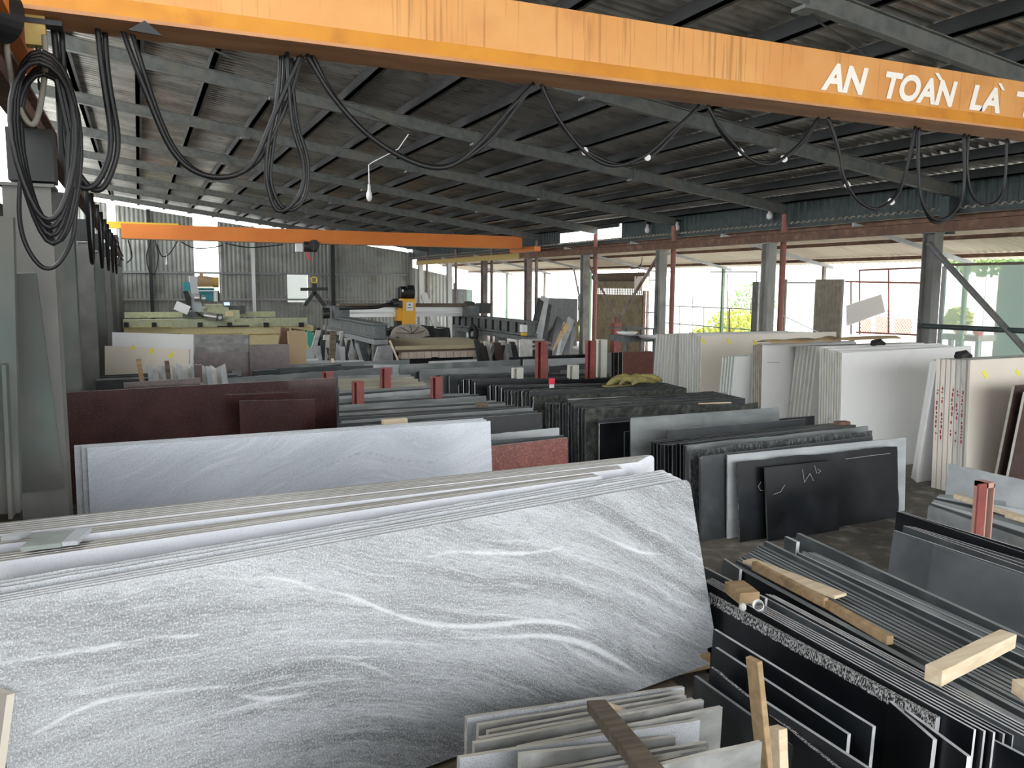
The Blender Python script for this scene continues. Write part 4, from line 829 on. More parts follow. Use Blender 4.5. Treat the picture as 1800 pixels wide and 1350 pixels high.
# ---- near right rack: slabs running towards the camera
R1 = 'dark slabs of the near right rack'
def R(label, a, b, z=.72, m='black_matt', **kw):
    kw.setdefault('edge', 'edge_light'); kw.setdefault('topm', 'edge_light'); kw.setdefault('k', .05); kw.setdefault('th', .02)
    return slab(label, a, b, z - .2, m, **kw)
R('long dark grey slab at the right rim of the near right rack', (1400, 937), (1830, 1135), .74, 'grey_mid', th=.035, topm='grey_dust')
R('dark slab end just left of the rim slab of the near right rack', (1379, 943), (1400, 953), .74, 'grey_mid', th=.03)
for i, (a, b) in enumerate((((1400, 971), (1830, 1170)), ((1410, 969), (1830, 1162)), ((1420, 971), (1830, 1157)), ((1428, 971), (1830, 1150)))):
    R('thin grey slab between two thick dark slabs, near right rack, %s from left' % ORD[i], a, b, .7, ('grey_mid', 'grey_dust')[i % 2], topm=('grey_light', 'grey_dust')[i % 2], group=R1)
R('thick dark slab beside the pale plank in the near right rack', (1343, 951), (1830, 1192), .74, 'grey_mid', th=.03, topm='grey_dust')
for i in range(9):
    a = (1334 - i * 5, 959 + i * 3.2); b = (1830, 1205 + i * 8)
    R('narrow grey slab edge under the long planks, %s from the right' % ORD[i], a, b, .7 + rnd.uniform(-.01, .01), 'grey_mid', topm=('grey_dust', 'grey_light', 'grey_dust')[i % 3], th=.03, group='narrow slab edges under the planks')
R('grey topped slab with a black face over the dark gap', (1284, 992), (1830, 1292), .72, 'black_pol', th=.05, topm='grey_dust')
R('black slab end behind the dark gap in the near right rack', (1271, 982), (1300, 1001), .74, 'grey_mid', th=.02)
R('grey honed slab right of the paper cup', (1336, 1046), (1830, 1310), .74, 'grey_mid', th=.014)
for i in range(3): R('thin slab edge lined up behind the honed slab, %s behind it' % ORD[i], (1345 + i * 6, 1044 + i * 1), (1830, 1304 - i * 6), .735, 'black_matt', th=.014, group='thin edges behind the honed slab')
R('short grey slab with a square end at the far tip of the near right rack', (1238, 998), (1345, 1052), .75, 'grey_mid', th=.02)
for i in range(5): R('thin bright edged slab in the near right rack, %s of five from the left' % ORD[i], (1237 + i * 3, 1021 + i * -1.2), (1712 + i * 17, 1283 + i * 2.5), .72, 'black_pol', th=.014, group='five thin bright edged slabs', edge='edge_light' if i % 2 else 'white_paint')
crs = R('black slab with a crushed gritty white upper edge', (1242, 1042), (1645, 1262), .7, 'black_pol', th=.03, topm='grit', edge='edge_light')
inv = crs.matrix_world.inverted(); hh = max(v.co.z for v in crs.data.vertices); LL = max(v.co.x for v in crs.data.vertices)
mb = MB(); n = 90
vs = []
for i in range(n + 1):
    x = LL * i / n; d = .05 + .012 * rnd.random(); vs += [(x, -.002, hh), (x, -.004, hh - d)]
mb.add(vs, [(2 * i, 2 * i + 1, 2 * i + 3, 2 * i + 2) for i in range(n)])
o = mb.build('gritty_edge', 'grit', None, loc=(0, 0, 0)); o.parent = crs; o['label'] = 'rough sawn gritty strip'
R('black slab below the gritty edged one, ending in a bright slanted end', (1254, 1106), (1534, 1278), .66, 'black_pol')
R('black slab lower still, ending beside the bright slanted end', (1257, 1138), (1490, 1291), .62, 'black_pol', topm='grey_light')
R('black slab with a gritty crumbled top near the upright stake', (1248, 1172), (1560, 1420), .56, 'black_pol', topm='grit', rt=.004)
R('lowest dark slab right of the huge veined slab', (1220, 1188), (1520, 1400), .5, 'black_matt', topm='grey_dust')
R('dark slab beside the wood stakes at the bottom picture edge', (1330, 1225), (1600, 1400), .6, 'black_matt', topm='grey_light')
for i, (a, b, z_) in enumerate((((1562, 1232), (1640, 1300), .69), ((1590, 1248), (1700, 1330), .7), ((1725, 1290), (1830, 1345), .68), ((1745, 1304), (1830, 1352), .66), ((1760, 1322), (1830, 1362), .64))):
    R('black slab with a white sawn near end at the bottom right, %s from the left' % ORD[i], a, b, z_, 'black_pol', edge='white_paint', group='black slabs with white ends')
R('broad dark grey slab showing its face right of the open floor', (1571, 932), (1840, 1022), .74, 'honed', th=.02, k=.1)
R('dark slab overlapping the broad grey face', (1640, 957), (1840, 1026), .735, 'honed', th=.012, A=at(1640, 958, x=at(1640, 955, z=.54).x - .03), B=at(1840, 1027, x=at(1840, 1024, z=.54).x - .03), k=.1, topm='grey_dust')
for i in range(3): R('pale edged slab right behind the broad grey face, %s behind it' % ORD[i], (1588 + i * 8, 924 + i), (1840, 1012 - i * 7), .75, 'grey_mid', th=.015, group='pale edged slabs behind the broad face')
R('black slab with its top line crossing under the red channel post', (1576, 899), (1840, 985), .78, 'black_pol', topm='grey_dust')
R('thin dark slab just behind the red channel post', (1584, 900), (1840, 978), .775, 'black_pol')
for i in range(7): R('dusty grey slab in the stack beside the red marked ends, %s from the left' % ORD[i], (1632 + i * 3, 888 - i * 3.2), (1840, 962 - i * 12), .72, ('grey_dust', 'grey_mid', 'grey_light')[i % 3], group='dusty stack beside the red marked ends', topm='grey_dust')
R('tall pale grey slab crossing before the cream slab at the right picture edge', (1667, 815), (1840, 853), .95, 'grey_light', th=.02, k=.05)

# ---- small stack below the big slab
st = [((1010, 1236), (1205, 1209), .52), ((1020, 1246), (1205, 1216), .5), ((1030, 1256), (1208, 1224), .48), ((1030, 1265), (1222, 1230), .47), ((1035, 1270), (1239, 1232), .46), ((1090, 1280), (1272, 1244), .45), ((1020, 1300), (1233, 1267), .42), ((1050, 1312), (1190, 1297), .38), ((1020, 1345), (1248, 1307), .36), ((1000, 1360), (1249, 1318), .35), ((960, 1385), (1200, 1330), .34), ((1080, 1365), (1342, 1306), .33)]
for i, (a, b, z_) in enumerate(st):
    x = b[0] - a[0]; y0_ = 3.35 - .085 * i
    B_ = at(*b, y=y0_); A_ = at(*a, y=y0_ - .12); 
    slab('small grey slab in the stack under the huge veined slab, %s from the back' % ORD[i], a, b, z_, ('granite_pale', 'dusty_stone', 'dusty_stone')[i % 3], A=A_ - (B_ - A_) * .8, B=B_, k=-.03, th=.02, edge='granite_edge', topm='top_beige', base=min(.1, B_.z - .2), rt=.002, group='small grey slabs under the huge veined slab')
def beam(label, a, b, w, d, m='wood', z=None, z2=None, name='timber_piece', cat='timber', up=(0, 0, 1), ya=None, yb=None):
    p = at(*a, z=z) if ya is None else at(*a, y=ya); q = at(*b, z=z2 if z2 is not None else z) if yb is None else at(*b, y=yb)
    mb = MB(); n = 7; t = (q - p); ax = t.normalized(); s = ax.cross(Vector(up)).normalized(); up2 = s.cross(ax)
    rings = []
    for i in range(n):
        c = p + t * i / (n - 1); jw = 1 + rnd.uniform(-.06, .06)
        rings += [c - s * w / 2 * jw - up2 * d / 2, c + s * w / 2 * jw - up2 * d / 2, c + s * w / 2 + up2 * d / 2 * jw, c - s * w / 2 + up2 * d / 2 * jw]
    fs = [(0, 1, 2, 3), tuple(4 * (n - 1) + k for k in (3, 2, 1, 0))]
    for i in range(n - 1):
        for k in range(4): fs.append((4 * i + k, 4 * i + (k + 1) % 4, 4 * i + 4 + (k + 1) % 4, 4 * i + 4 + k))
    mb.add(rings, fs); return tag(mb.build(name, m, bevel=.004), label, cat)
beam('dark brown timber beam slanting over the small slabs at the bottom', (1048, 1240), (1165, 1385), .085, .05, 'wood_dark', ya=2.95, yb=2.1)
beam('short pale timber offcut behind the dark brown slanting beam', (1070, 1248), (1098, 1256), .06, .05, 'wood_pale', ya=3.1, yb=3.1)
beam('upright rough wooden stake in front of the black slabs', (1325, 1158), (1350, 1400), .028, .075, 'wood', ya=2.55, yb=2.5, up=(0, 1, 0))
beam('short pale wooden wedge right of the upright stake', (1368, 1278), (1372, 1400), .05, .06, 'wood_pale', ya=2.6, yb=2.55, up=(0, 1, 0))
beam('pale heavy timber block laid across the slabs at the right', (1640, 1188), (1772, 1122), .085, .08, 'wood_pale', z=0.610)
beam('flat pale plank lying on the narrow slab edges', (1315, 985), (1478, 1048), .11, .02, 'wood_pale', z=0.575)
beam('long warped brown plank with bark beside the flat pale plank', (1325, 994), (1452, 1060), .035, .06, 'wood', z=0.590)
beam('lower half of the warped brown plank', (1452, 1060), (1565, 1126), .045, .05, 'wood', z=0.580)
beam('pale brown wood chunk behind the paper cup', (1290, 1030), (1318, 1052), .13, .07, 'wood', z=.575)
beam('pale wood chunk at the right picture edge', (1790, 1205), (1815, 1222), .07, .07, 'wood_pale', z=0.590)
beam('pale timber batten on the dusty stack behind the red channel post', (1680, 872), (1840, 925), .05, .04, 'wood_pale', z=0.600)
beam('tiny pale batten on the dusty stack at the right picture edge', (1770, 905), (1840, 925), .05, .04, 'wood_pale', z=0.600)
beam('yellow wood block on the slabs behind the blue grey marble slab', (672, 742), (715, 739), .07, .05, 'wood_pale', z=.99)
beam('greyish wood wedge on the grey slabs left of the black rack', (838, 712), (855, 711), .12, .06, 'wood_dark', z=1.0)
beam('thin pale batten on the mossy slab', (1228, 709.5), (1285, 707.5), .03, .015, 'wood_pale', z=.96)
beam('rusty small block on the slab ends behind the black rack', (1470, 744), (1490, 743), .1, .04, 'rust', z=.89)
p = at(1333, 1066, z=.6); mb = MB(); mb.tube([p + Vector((.04, .03, -.03)), p + Vector((-.02, -.02, .02))], [.024, .032], 20, cap=False); o = mb.build('paper_cup', 'cup', smooth=True); th(o, .002); tag(o, 'white paper cup lying on its side in the near right rack', 'cup')
mb = MB(); c = p + Vector((-.09, .03, .0)); mb.tube([c + Vector((0, 0, -.025)), c + Vector((0, 0, -.01)), c + Vector((0, 0, .01)), c + Vector((0, 0, .025))], [.01, .022, .022, .008], 10); tag(mb.build('crumpled_paper', 'scrap_white', smooth=True), 'small crumpled white paper behind the paper cup', 'paper')
# ---- posts of the racks
def chan(label, top, w, y, m='post_red', zt=None, open_=True, h=None, name='rack_post', inner='black', pitch=1):
    """a channel post: front plate and dark hollow left side"""
    p = at(*top, y=y) if y else at(*top, z=zt)
    mb = MB(); d = w * .7; b = .01
    mb.box((p.x - w / 2, p.y, b), (p.x - w / 2 + .015, p.y + d, p.z)); mb.box((p.x + w / 2 - .015, p.y, b), (p.x + w / 2, p.y + d, p.z)); mb.box((p.x - w / 2 - w * .45, p.y + d, b), (p.x + w / 2, p.y + d + .015, p.z)) 
    mb.box((p.x - w / 2, p.y - .012, b), (p.x + w / 2, p.y, p.z)); mb.box((p.x - w / 2 - w * .45, p.y - .012, p.z), (p.x + w / 2, p.y + d + .015, p.z + .012)); mb.box((p.x - w / 2 - w * .45, p.y + .012, b), (p.x - w / 2 - w * .45 + .012, p.y + d, p.z))
    return tag(mb.build(name, m), label, 'rack post')
chan('red rack post left of the other two above the grey slabs', (633, 672), .095, None, zt=1.22)
chan('red rack post farthest back of the three above the grey slabs', (681, 648), .095, None, zt=1.25)
chan('red rack post right of the other two, beside the dark rough slabs', (771, 664), .095, None, zt=1.22)
chan('red rack post at the back, left of the pair before the shutter', (957, 601), .13, None, zt=1.5)
chan('red rack post at the back, right of the pair before the shutter', (1043, 600), .11, None, zt=1.5)
chan('white rack post, left of the two on the black slabs', (914, 648), .12, None, m='post_white', zt=1.05)
chan('white rack post, right of the two on the black slabs', (1012, 643), .12, None, m='post_white', zt=1.08)
chan('white post standing by the far red posts', (1062, 598), .12, None, m='post_white', zt=1.5)
chan('reddish stub of a rack post peeping over the maroon slab', (579, 655), .1, None, zt=1.2)
p = at(1742, 850, z=.96)
rp = thing('rack_post', 'dark red folded steel channel post in front of the pale slab at the right', 'rack post', (p.x, p.y, 0))
q = at(1728, 850, z=.96); q2 = at(1752, 852, z=.96)
mb = MB(); mb.box((q.x - .055, q.y - .01, .02), (q.x + .035, q.y + .005, .96)); sub(rp, 'side_plate', mb, 'post_red')
mb = MB(); mb.box((q.x + .037, q.y - .01, .02), (q.x + .05, q.y + .1, .96)); mb.box((q.x + .115, q.y - .01, .02), (q.x + .128, q.y + .1, .95)); mb.box((q.x + .037, q.y - .01, .92), (q.x + .128, q.y + .1, .96)); sub(rp, 'channel', mb, 'primer', 'pinkish primer coated channel')
mb = MB(); mb.box((q.x + .051, q.y + .09, .02), (q.x + .114, q.y + .1, .92)); sub(rp, 'channel_back', mb, 'black')
# wooden and steel stakes left
for i, (a, b, m_, w) in enumerate((((243, 631), (250, 671), 'wood', .06), ((293, 634), (297, 670), 'wood_dark', .06), ((348, 641), (349, 672), 'brown_granite', .1))):
    beam(('orange tan wooden stake before the cream slab', 'grey weathered wooden stake between pale offcuts', 'purple brown short stake right of the pale offcuts')[i], a, b, w, w * .7, m_, ya=12.3, yb=12.3, up=(0, 1, 0))
beam('tan wooden stub on the dark grey slabs', (584, 630), (587, 646), .05, .05, 'wood_pale', ya=15.5, yb=15.5, up=(0, 1, 0))
beam('rusty steel rack post slanting beside the tan board', (501, 576), (494, 632), .16, .1, 'rust', ya=16, yb=16, up=(0, 1, 0))
beam('dark rack post in front of the saw legs', (586, 582), (583, 632), .12, .1, 'wood_dark', ya=17, yb=17, up=(0, 1, 0))
mb = MB(); p = at(971, 672, y=11.3); mb.box((p.x - .03, p.y, p.z - .16), (p.x + .03, p.y + .04, p.z - .03)); r_ = thing('marker_stick', 'short stick with a pink red top and white foot on the black slabs', 'stick', (p.x, p.y, p.z - .16)); sub(r_, 'white_foot', mb, 'tie'); mb = MB(); mb.box((p.x - .04, p.y - .005, p.z - .03), (p.x + .04, p.y + .045, p.z + .06)); sub(r_, 'pink_top', mb, 'red_cloth')
# yellow strap heap
r_ = thing('sling_heap', 'heap of yellow lifting slings lying on the black slabs before the white bundles', 'slings', at(1115, 670, z=.9))
for k in range(6):
    mb = MB(); p = at(1088 + k * 11, 672 - (k % 2) * 3, z=.95); mb.tube([p + Vector((-.22, 0, -.03 + .0)), p + Vector((-.12, .05 * (k % 2), .02 + .02 * (k % 3))), p + Vector((0, .06 - .04 * (k % 3), .045 + .012 * (k % 2))), p + Vector((.12, -.05 * (k % 2), .02)), p + Vector((.22, 0, -.01))], [.02, .05, .06, .045, .02], 7); sub(r_, 'sling', mb, 'tarp', smooth=True)
mb = MB(); p = at(1085, 680, z=.9); q = at(1065, 678, z=.9); mb.bar(at(1062, 679, z=.9), at(1105, 676, z=.9), .12, .02); sub(r_, 'strap_tail', mb, 'tarp')
for i, (px, py) in enumerate(((1543, 605), (1693, 627))):
    p = at(px, py, z=1.66 if i == 0 else 1.66); mb = MB(); mb.tube([p + Vector((-.13, 0, 0)), p + Vector((-.08, 0, .02)), p + Vector((.05, .02, .03)), p + Vector((.14, 0, 0))], [.02, .05, .05, .02], 6); tag(mb.build('dark_rag', 'black'), ('dark lump lying on the top of the widest white bundle', 'dark rag lying on the red marked slab ends')[i], 'rag')
a = at(1360, 603, z=1.66); b_ = at(1560, 592, z=1.66)
mb = MB()
vs = []
for i in range(13):
    t = i / 12
    for j in range(4): p = a.lerp(Vector((b_.x, a.y + .3, 1.66)), t) + Vector((0, .12 * j, .0 + .05 * noise.noise(Vector((i * .9, j * 2, 0))) + (.03 if j in (1, 2) else 0))); vs.append(p)
mb.add(vs, [(i * 4 + j, i * 4 + j + 1, i * 4 + j + 5, i * 4 + j + 4) for i in range(12) for j in range(3)])
o = mb.build('wrapping_sheet', 'tan', smooth=True); th(o, .01); tag(o, 'crumpled tan wrapping over the pencil lined white slab', 'wrapping')
# ================================================================ MACHINES
def pb(root, name, r, y, d, m, label=None, mb=None, bevel=0, y2=None):
    """box whose near face fills the photo rectangle r at distance y"""
    a = at(r[0], r[3], y=y); b = at(r[2], r[1], y=y); k = MB(); k.box((a.x, y, a.z), (b.x, y + d, b.z)); return sub(root, name, k, m, label, bevel=bevel)
def leg(root, px0, px1, pyt, y, d, m, name='leg'):
    a = at(px0, pyt, y=y); b = at(px1, pyt, y=y); k = MB(); k.box((a.x, y, 0), (b.x, y + d, a.z)); return sub(root, name, k, m)
Y = 30
p = at(380, 600, y=Y)
bs = thing('slab_polisher', 'long olive and cream stone machine with a tan motor on top, before the back wall', 'machine', (p.x, Y, 0))
a = at(218, 577, y=Y); b = at(551, 577, y=Y); k = MB(); k.box((a.x, Y, 0), (b.x, Y + 1.3, a.z)); sub(bs, 'base', k, 'cream_paint', 'cream painted base')
for x0, x1 in ((222, 318), (326, 428), (437, 500)): pb(bs, 'base_panel', (x0, 586, x1, 589), Y - .02, .02, 'yellow_old')
pb(bs, 'lower_beam', (217, 559, 540, 577), Y - .1, .4, 'olive')
pb(bs, 'lower_ledge', (217, 575, 300, 577), Y - .2, .3, 'yellow_old')
pb(bs, 'rear_beam', (219, 548, 484, 559), Y + .9, .35, 'olive')
for x in (222, 271, 352, 404, 468, 530): pb(bs, 'clamp', (x - 4, 567, x + 4, 575), Y - .22, .12, 'black')
pb(bs, 'slot', (382, 572, 438, 575), Y - .12, .02, 'black')
pb(bs, 'carriage', (355, 541, 402, 560), Y + .1, .9, 'olive'); pb(bs, 'carriage_cover', (397, 545, 421, 560), Y, .8, 'olive')
pb(bs, 'upper_cover', (362, 535, 398, 543), Y + .4, .6, 'olive'); pb(bs, 'rear_cover', (398, 537, 431, 552), Y + .7, .5, 'machine')
pb(bs, 'white_plate', (396, 547, 410, 556), Y - .03, .03, 'cream_paint')
pb(bs, 'screen_box', (392, 530, 406, 538), Y + .2, .2, 'panel_grey'); pb(bs, 'screen', (394, 531.5, 403.5, 536.5), Y + .19, .01, 'screen', 'lit blue screen')
c = at(358, 554, y=Y - .2); c2 = at(380, 557, y=Y - .2); k = MB(); k.cyl(c, c2, .13, 18); sub(bs, 'drive_motor', k, 'alu')
pb(bs, 'gear_box', (381, 552, 392, 564), Y - .3, .3, 'machine'); c = at(387, 558.5, y=Y - .34); k = MB(); k.cyl(c, c + Vector((0, .05, 0)), .06, 14); sub(bs, 'gear_hub', k, 'white_paint')
k = MB(); y = Y + .3; pts = [at(*q, y=y) for q in ((333, 485), (347, 486), (348, 505), (351, 520), (356, 541), (352, 552), (336, 552), (336, 520))]
k.prism([(q.x, q.z) for q in pts], 1, y, y + .5); sub(bs, 'head_column', k, 'pale_paint', 'pale bent head column')
c = at(347, 494, y=Y + .4); c2 = at(371, 496, y=Y + .4); k = MB(); k.cyl(c, c2, .19, 20); mo = sub(bs, 'main_motor', k, 'tan', 'tan dusty motor')
c3 = at(384, 496.5, y=Y + .4); k = MB(); k.cyl(c2, c3, .18, 18); sub(mo, 'fan_cover', k, 'yellow_old'); pb(mo, 'terminal_box', (351, 479, 357, 487), Y + .3, .2, 'tan')
pb(bs, 'motor_plate', (350, 503, 374, 505.5), Y + .2, .5, 'cream_paint')
pb(bs, 'teal_box', (322.5, 496, 334, 512), Y + .4, .4, 'teal_paint'); pb(bs, 'teal_plate', (349, 506, 377, 529), Y + .5, .3, 'teal_paint'); pb(bs, 'cross_rail', (346, 510.5, 383, 512), Y + .35, .1, 'alu')
k = MB(); k.cyl(at(379, 512, y=Y + .4), at(379.5, 530, y=Y + .4), .07, 14); sub(bs, 'air_cylinder', k, 'white_paint'); pb(bs, 'cylinder_rail', (383, 511, 385.5, 530), Y + .4, .1, 'black')
k = MB(); k.cyl(at(341, 523, y=Y + .1), at(350, 523, y=Y + .1), .13, 16); k.cyl(at(354, 524, y=Y + .1), at(361, 524, y=Y + .1), .1, 14); sub(bs, 'feed_motor', k, 'alu')
k = MB(); y = Y + .2; k.prism([(q.x, q.z) for q in [at(*q, y=y) for q in ((322, 512), (330, 511), (336, 524), (337, 545), (329, 545), (326, 524))]], 1, y, y + .3); sub(bs, 'bellows', k, 'black')
k = MB(); k.bar(at(308, 536, y=Y - .1), at(332, 546, y=Y - .1), .3, .08, up=(0, 1, 0)); sub(bs, 'hinged_tray', k, 'alu', 'pale hinged tray'); k = MB(); k.box(at(322, 558, y=Y), at(351, 548, y=Y + .4)); sub(bs, 'slide_block', k, 'machine')
k = MB(); k.tube([at(*q, y=Y - .3) for q in ((344, 548), (350, 553), (358, 557), (366, 558))], .02, 6); sub(bs, 'hose', k, 'black')
p = at(512, 578, y=29.5); k = MB(); k.tube([(p.x, 29.5, p.z), at(551, 584, y=29.5)], .03, 6); k.tube([at(510, 585, y=29.5), at(518, 578, y=29.5)], .02, 6); sub(bs, 'drain_pipe', k, 'rust')
k = MB(); q = [at(*t, y=27) for t in ((540, 580), (547, 582), (555, 598), (553, 618), (541, 605))]; k.prism([(t.x, t.z) for t in q], 1, 27, 27.1); tag(k.build('green_sheet', 'green_tarp'), 'bright green sheet hanging at the right end of the long olive machine', 'sheet')

# ---- bridge saw
xl_, xr_, yn, yf = 5.4, 9.5, 20.0, 25.6
br = thing('bridge_saw', 'bridge saw with a yellow head, black motor and wide table', 'machine', (7.4, 22.5, 0))
def side(x, w, z0, z1, m1, nleg, nm):
    k = MB(); k.box((x - w / 2, yn, z0), (x + w / 2, yf, z1)); k.box((x - w / 2 - .06, yn - .03, z1), (x + w / 2 + .06, yf, z1 + .05)); k.box((x - w / 2 - .06, yn - .03, z0 - .05), (x + w / 2 + .06, yf, z0)); o = sub(br, nm, k, m1)
    s = -1 if x > 7 else 1
    for i in range(11):
        y = yn + .02 + i * (yf - yn - .1) / 10; r = MB(); r.box((x + s * w / 2 if s > 0 else x - w / 2 - .05, y, z0), (x + w / 2 + .05 if s > 0 else x - w / 2, y + .05, z1)); sub(o, 'rib', r, 'black')
    return o
side(xl_, .26, 1.17, 1.45, 'machine', 4, 'left_runway'); side(xr_, .26, 1.17, 1.46, 'machine', 4, 'right_runway')
k = MB(); k.box((xl_ - .18, yn - .05, .98), (xl_ + .18, yf, 1.1)); sub(br, 'left_base_beam', k, 'panel_grey'); k = MB(); k.box((xr_ - .18, yn - .05, .98), (xr_ + .18, yf, 1.1)); sub(br, 'right_base_beam', k, 'machine')
for x in (xl_, xr_):
    for y in (yn + .1, 21.9, 23.7, 25.2): k = MB(); k.box((x - .15, y, 0), (x + .15, y + .2, .98)); sub(br, 'leg', k, 'machine')
k = MB(); k.prism([(xl_ - .45, 0), (xl_ + .0, 0), (xl_ + .05, .95), (xl_ - .15, .95)], 1, yn - .35, yn - .25); sub(br, 'gusset', k, 'concrete', 'cement splashed gusset'); k = MB(); k.bar((xl_ + .1, yn - .4, 0), (xl_ + .02, yn - .4, .98), .3, .06, up=(0, 1, 0)); sub(br, 'front_post', k, 'panel_grey')
k = MB(); k.bar((xl_ + .55, yn - .5, 0), (xl_ + .12, yn - .4, 1.1), .05, .05); sub(br, 'stay', k, 'wood_pale')
yb = 24.6
k = MB(); k.box((xl_ - .1, yb, 1.47), (xr_ + .1, yb + .5, 1.76)); o = sub(br, 'bridge_beam', k, 'alu', 'pale bridge beam')
k = MB(); k.box((xl_ + .3, yb - .04, 1.575), (xr_ - .25, yb, 1.62)); sub(o, 'guide_rail', k, 'white_paint'); k = MB(); k.box((xl_, yb - .08, 1.765), (xr_, yb + .4, 1.87)); sub(br, 'dust_bellows', k, 'wood_dark')
for x in (xl_, xr_): k = MB(); k.box((x - .2, yb - .4, 1.47), (x + .22, yb + .85, 1.8)); sub(br, 'end_truck', k, 'machine')
k = MB(); k.cyl((xl_ - .5, yb, 1.6), (xl_ - .3, yb, 1.6), .16, 14); sub(br, 'travel_motor', k, 'iron'); k = MB(); k.cyl((xr_ + .05, yb - .2, 1.82), (xr_ + .05, yb + .3, 1.82), .12, 14); sub(br, 'travel_motor', k, 'iron'); k = MB(); k.box((xr_ + .4, yb, 1.55), (xr_ + .75, yb + .4, 1.88)); sub(br, 'drive_box', k, 'iron')
yh = yb - .35
h = pb(br, 'saw_head', (708, 525, 731, 571), yh, .8, 'saw_yellow', 'yellow saw head', bevel=.02); pb(br, 'head_bracket', (699, 541, 708, 564), yh + .1, .5, 'saw_yellow')
pb(h, 'name_plate', (714.5, 531.5, 726, 546.5), yh - .02, .018, 'white_paint', 'white name plate'); pb(h, 'plate_print', (718, 534, 722, 537), yh - .03, .009, 'panel_grey'); pb(h, 'plate_print', (716.5, 540, 724, 542), yh - .03, .009, 'panel_grey')
c = at(703, 512, y=yh + .3); c2 = at(721, 512, y=yh + .3)
k = MB(); k.cyl(at(702, 514, y=yh + .3), at(716, 514, y=yh + .3), .19, 20); k.cyl(at(714, 513.5, y=yh + .25), at(726, 513.5, y=yh + .25), .21, 24); mo = sub(br, 'spindle_motor', k, 'black', 'black motor'); pb(mo, 'motor_foot', (700, 506, 706, 525), yh + .3, .3, 'black'); pb(mo, 'rating_plate', (706.5, 509, 709.5, 513), yh + .08, .02, 'alu')
k = MB(); k.cyl(at(690, 533, y=yh), at(700, 532, y=yh), .13, 14); k.box(at(686, 539, y=yh), at(702, 528, y=yh + .3)); sub(br, 'traverse_gear', k, 'iron')
k = MB(); k.tube([at(*q, y=yh - .05) for q in ((596, 542), (640, 541), (665, 540), (680, 535), (694, 533))], .05, 7); sub(br, 'drag_hose', k, 'black', smooth=True)
pb(br, 'lower_bracket', (699, 565, 709, 580), yh + .1, .4, 'black')
# blade guard wrapped in sacking
c = at(720.5, 583, y=yh); k = MB(); R_ = .62
pts = [(c.x - .62, c.z - .12)] + [(c.x + .58 * math.cos(t), c.z - .1 + .34 * math.sin(t)) for t in [math.pi * (1 - i / 12) for i in range(13)]] + [(c.x + .62, c.z - .12), (c.x + .2, c.z - .2), (c.x - .1, c.z - .24), (c.x - .45, c.z - .14), (c.x - .58, c.z - .36), (c.x - .7, c.z - .38)]
k.prism(pts, 1, yh - .12, yh + .12); gd = sub(br, 'blade_guard', k, 'muslin', 'cloth wrapped blade guard', bevel=.03)
for i in range(5):
    k = MB(); a = math.pi * (.12 + .19 * i); k.tube([(c.x, yh - .14, c.z - .05), (c.x + .25 * math.cos(a), yh - .15, c.z - .1 + .18 * math.sin(a)), (c.x + .5 * math.cos(a + .1), yh - .14, c.z - .1 + .3 * math.sin(a + .1))], .012, 5); sub(gd, 'crease', k, 'wood_dark')
k = MB(); k.cyl((c.x, yh - .03, c.z - .16), (c.x, yh + .03, c.z - .16), .3, 28); sub(br, 'saw_blade', k, 'iron'); k = MB(); k.cyl((c.x, yh - .16, c.z - .17), (c.x, yh - .1, c.z - .17), .11, 16); sub(gd, 'hub_cover', k, 'rag')
# table
k = MB(); k.box((5.85, 20.3, .8), (8.35, 23.4, .9)); k.box((8.35, 20.8, .8), (8.75, 23.2, .9)); tb = sub(br, 'table_top', k, 'plank', 'planked table top'); k = MB(); k.box((5.87, 20.33, .745), (8.6, 23.3, .799)); sub(tb, 'dark_layer', k, 'wood_dark')
k = MB()
for i in range(13): k.box((6.0 + i * .2, 20.22, .58 + (.02 if i == 4 else 0)), (6.0 + i * .2 + .19, 20.5, .744))
sub(tb, 'edge_blocks', k, 'plank_edge'); k = MB(); k.box((6.3, 20.9, 0), (8.2, 22.8, .57)); sub(br, 'table_pedestal', k, 'black')
k = MB(); k.cyl((6.62, 19.9, .47), (7.95, 19.9, .49), .06, 12); tag(k.build('white_pipe', 'white_paint'), 'white pipe lying before the bridge saw table', 'pipe')
k = MB(); w = at(832, 587, x=xr_ - .4); k.tube([w + Vector((0, .23 * math.cos(t * .5236), .23 * math.sin(t * .5236))) for t in range(13)], .07, 8); ty = thing('hose_wheel', 'small black tyred wheel under the right runway of the bridge saw', 'wheel', w); sub(ty, 'tyre', k, 'tyre', smooth=True); k = MB(); k.cyl(w - Vector((.05, 0, 0)), w + Vector((.05, 0, 0)), .08, 12); sub(ty, 'hub', k, 'alu')
pb(br, 'control_end', (919, 571, 927, 584), yn - .05, .2, 'white_paint'); pb(br, 'warning_box', (919.5, 585, 926.5, 590), yn - .05, .15, 'yellow')
# ---- odd stock round the machines
def block(label, r, y, d, m, name='stone_offcut', cat='offcut', group=None, tilt=0, floor=False):
    pts = [at(r[0] + tilt, r[1], y=y), at(r[2] + tilt, r[1], y=y), at(r[2], r[3], y=y), at(r[0], r[3], y=y)]
    if floor:
        for q in (2, 3): s = pts[q]; tpt = pts[3 - q]; f_ = (tpt.z - .0) / max(.01, (tpt.z - s.z)); pts[q] = tpt + (s - tpt) * f_
    k = MB(); k.prism([(q.x, q.z) for q in pts], 1, y, y + d); return tag(k.build(name, m), label, cat, group)
for i in range(13):
    x = 674 + i * 9.2; block('black slab leaning in the row behind the bridge saw table, %s from the left' % ORD[i], (x, 573 + (i * 7 % 9), x + 9, 600), 27.6 + .02 * i, .9, 'black_pol' if i % 2 else 'black_matt', 'stone_slab', 'stone slab', 'black slabs behind the bridge saw', tilt=-3, floor=True)
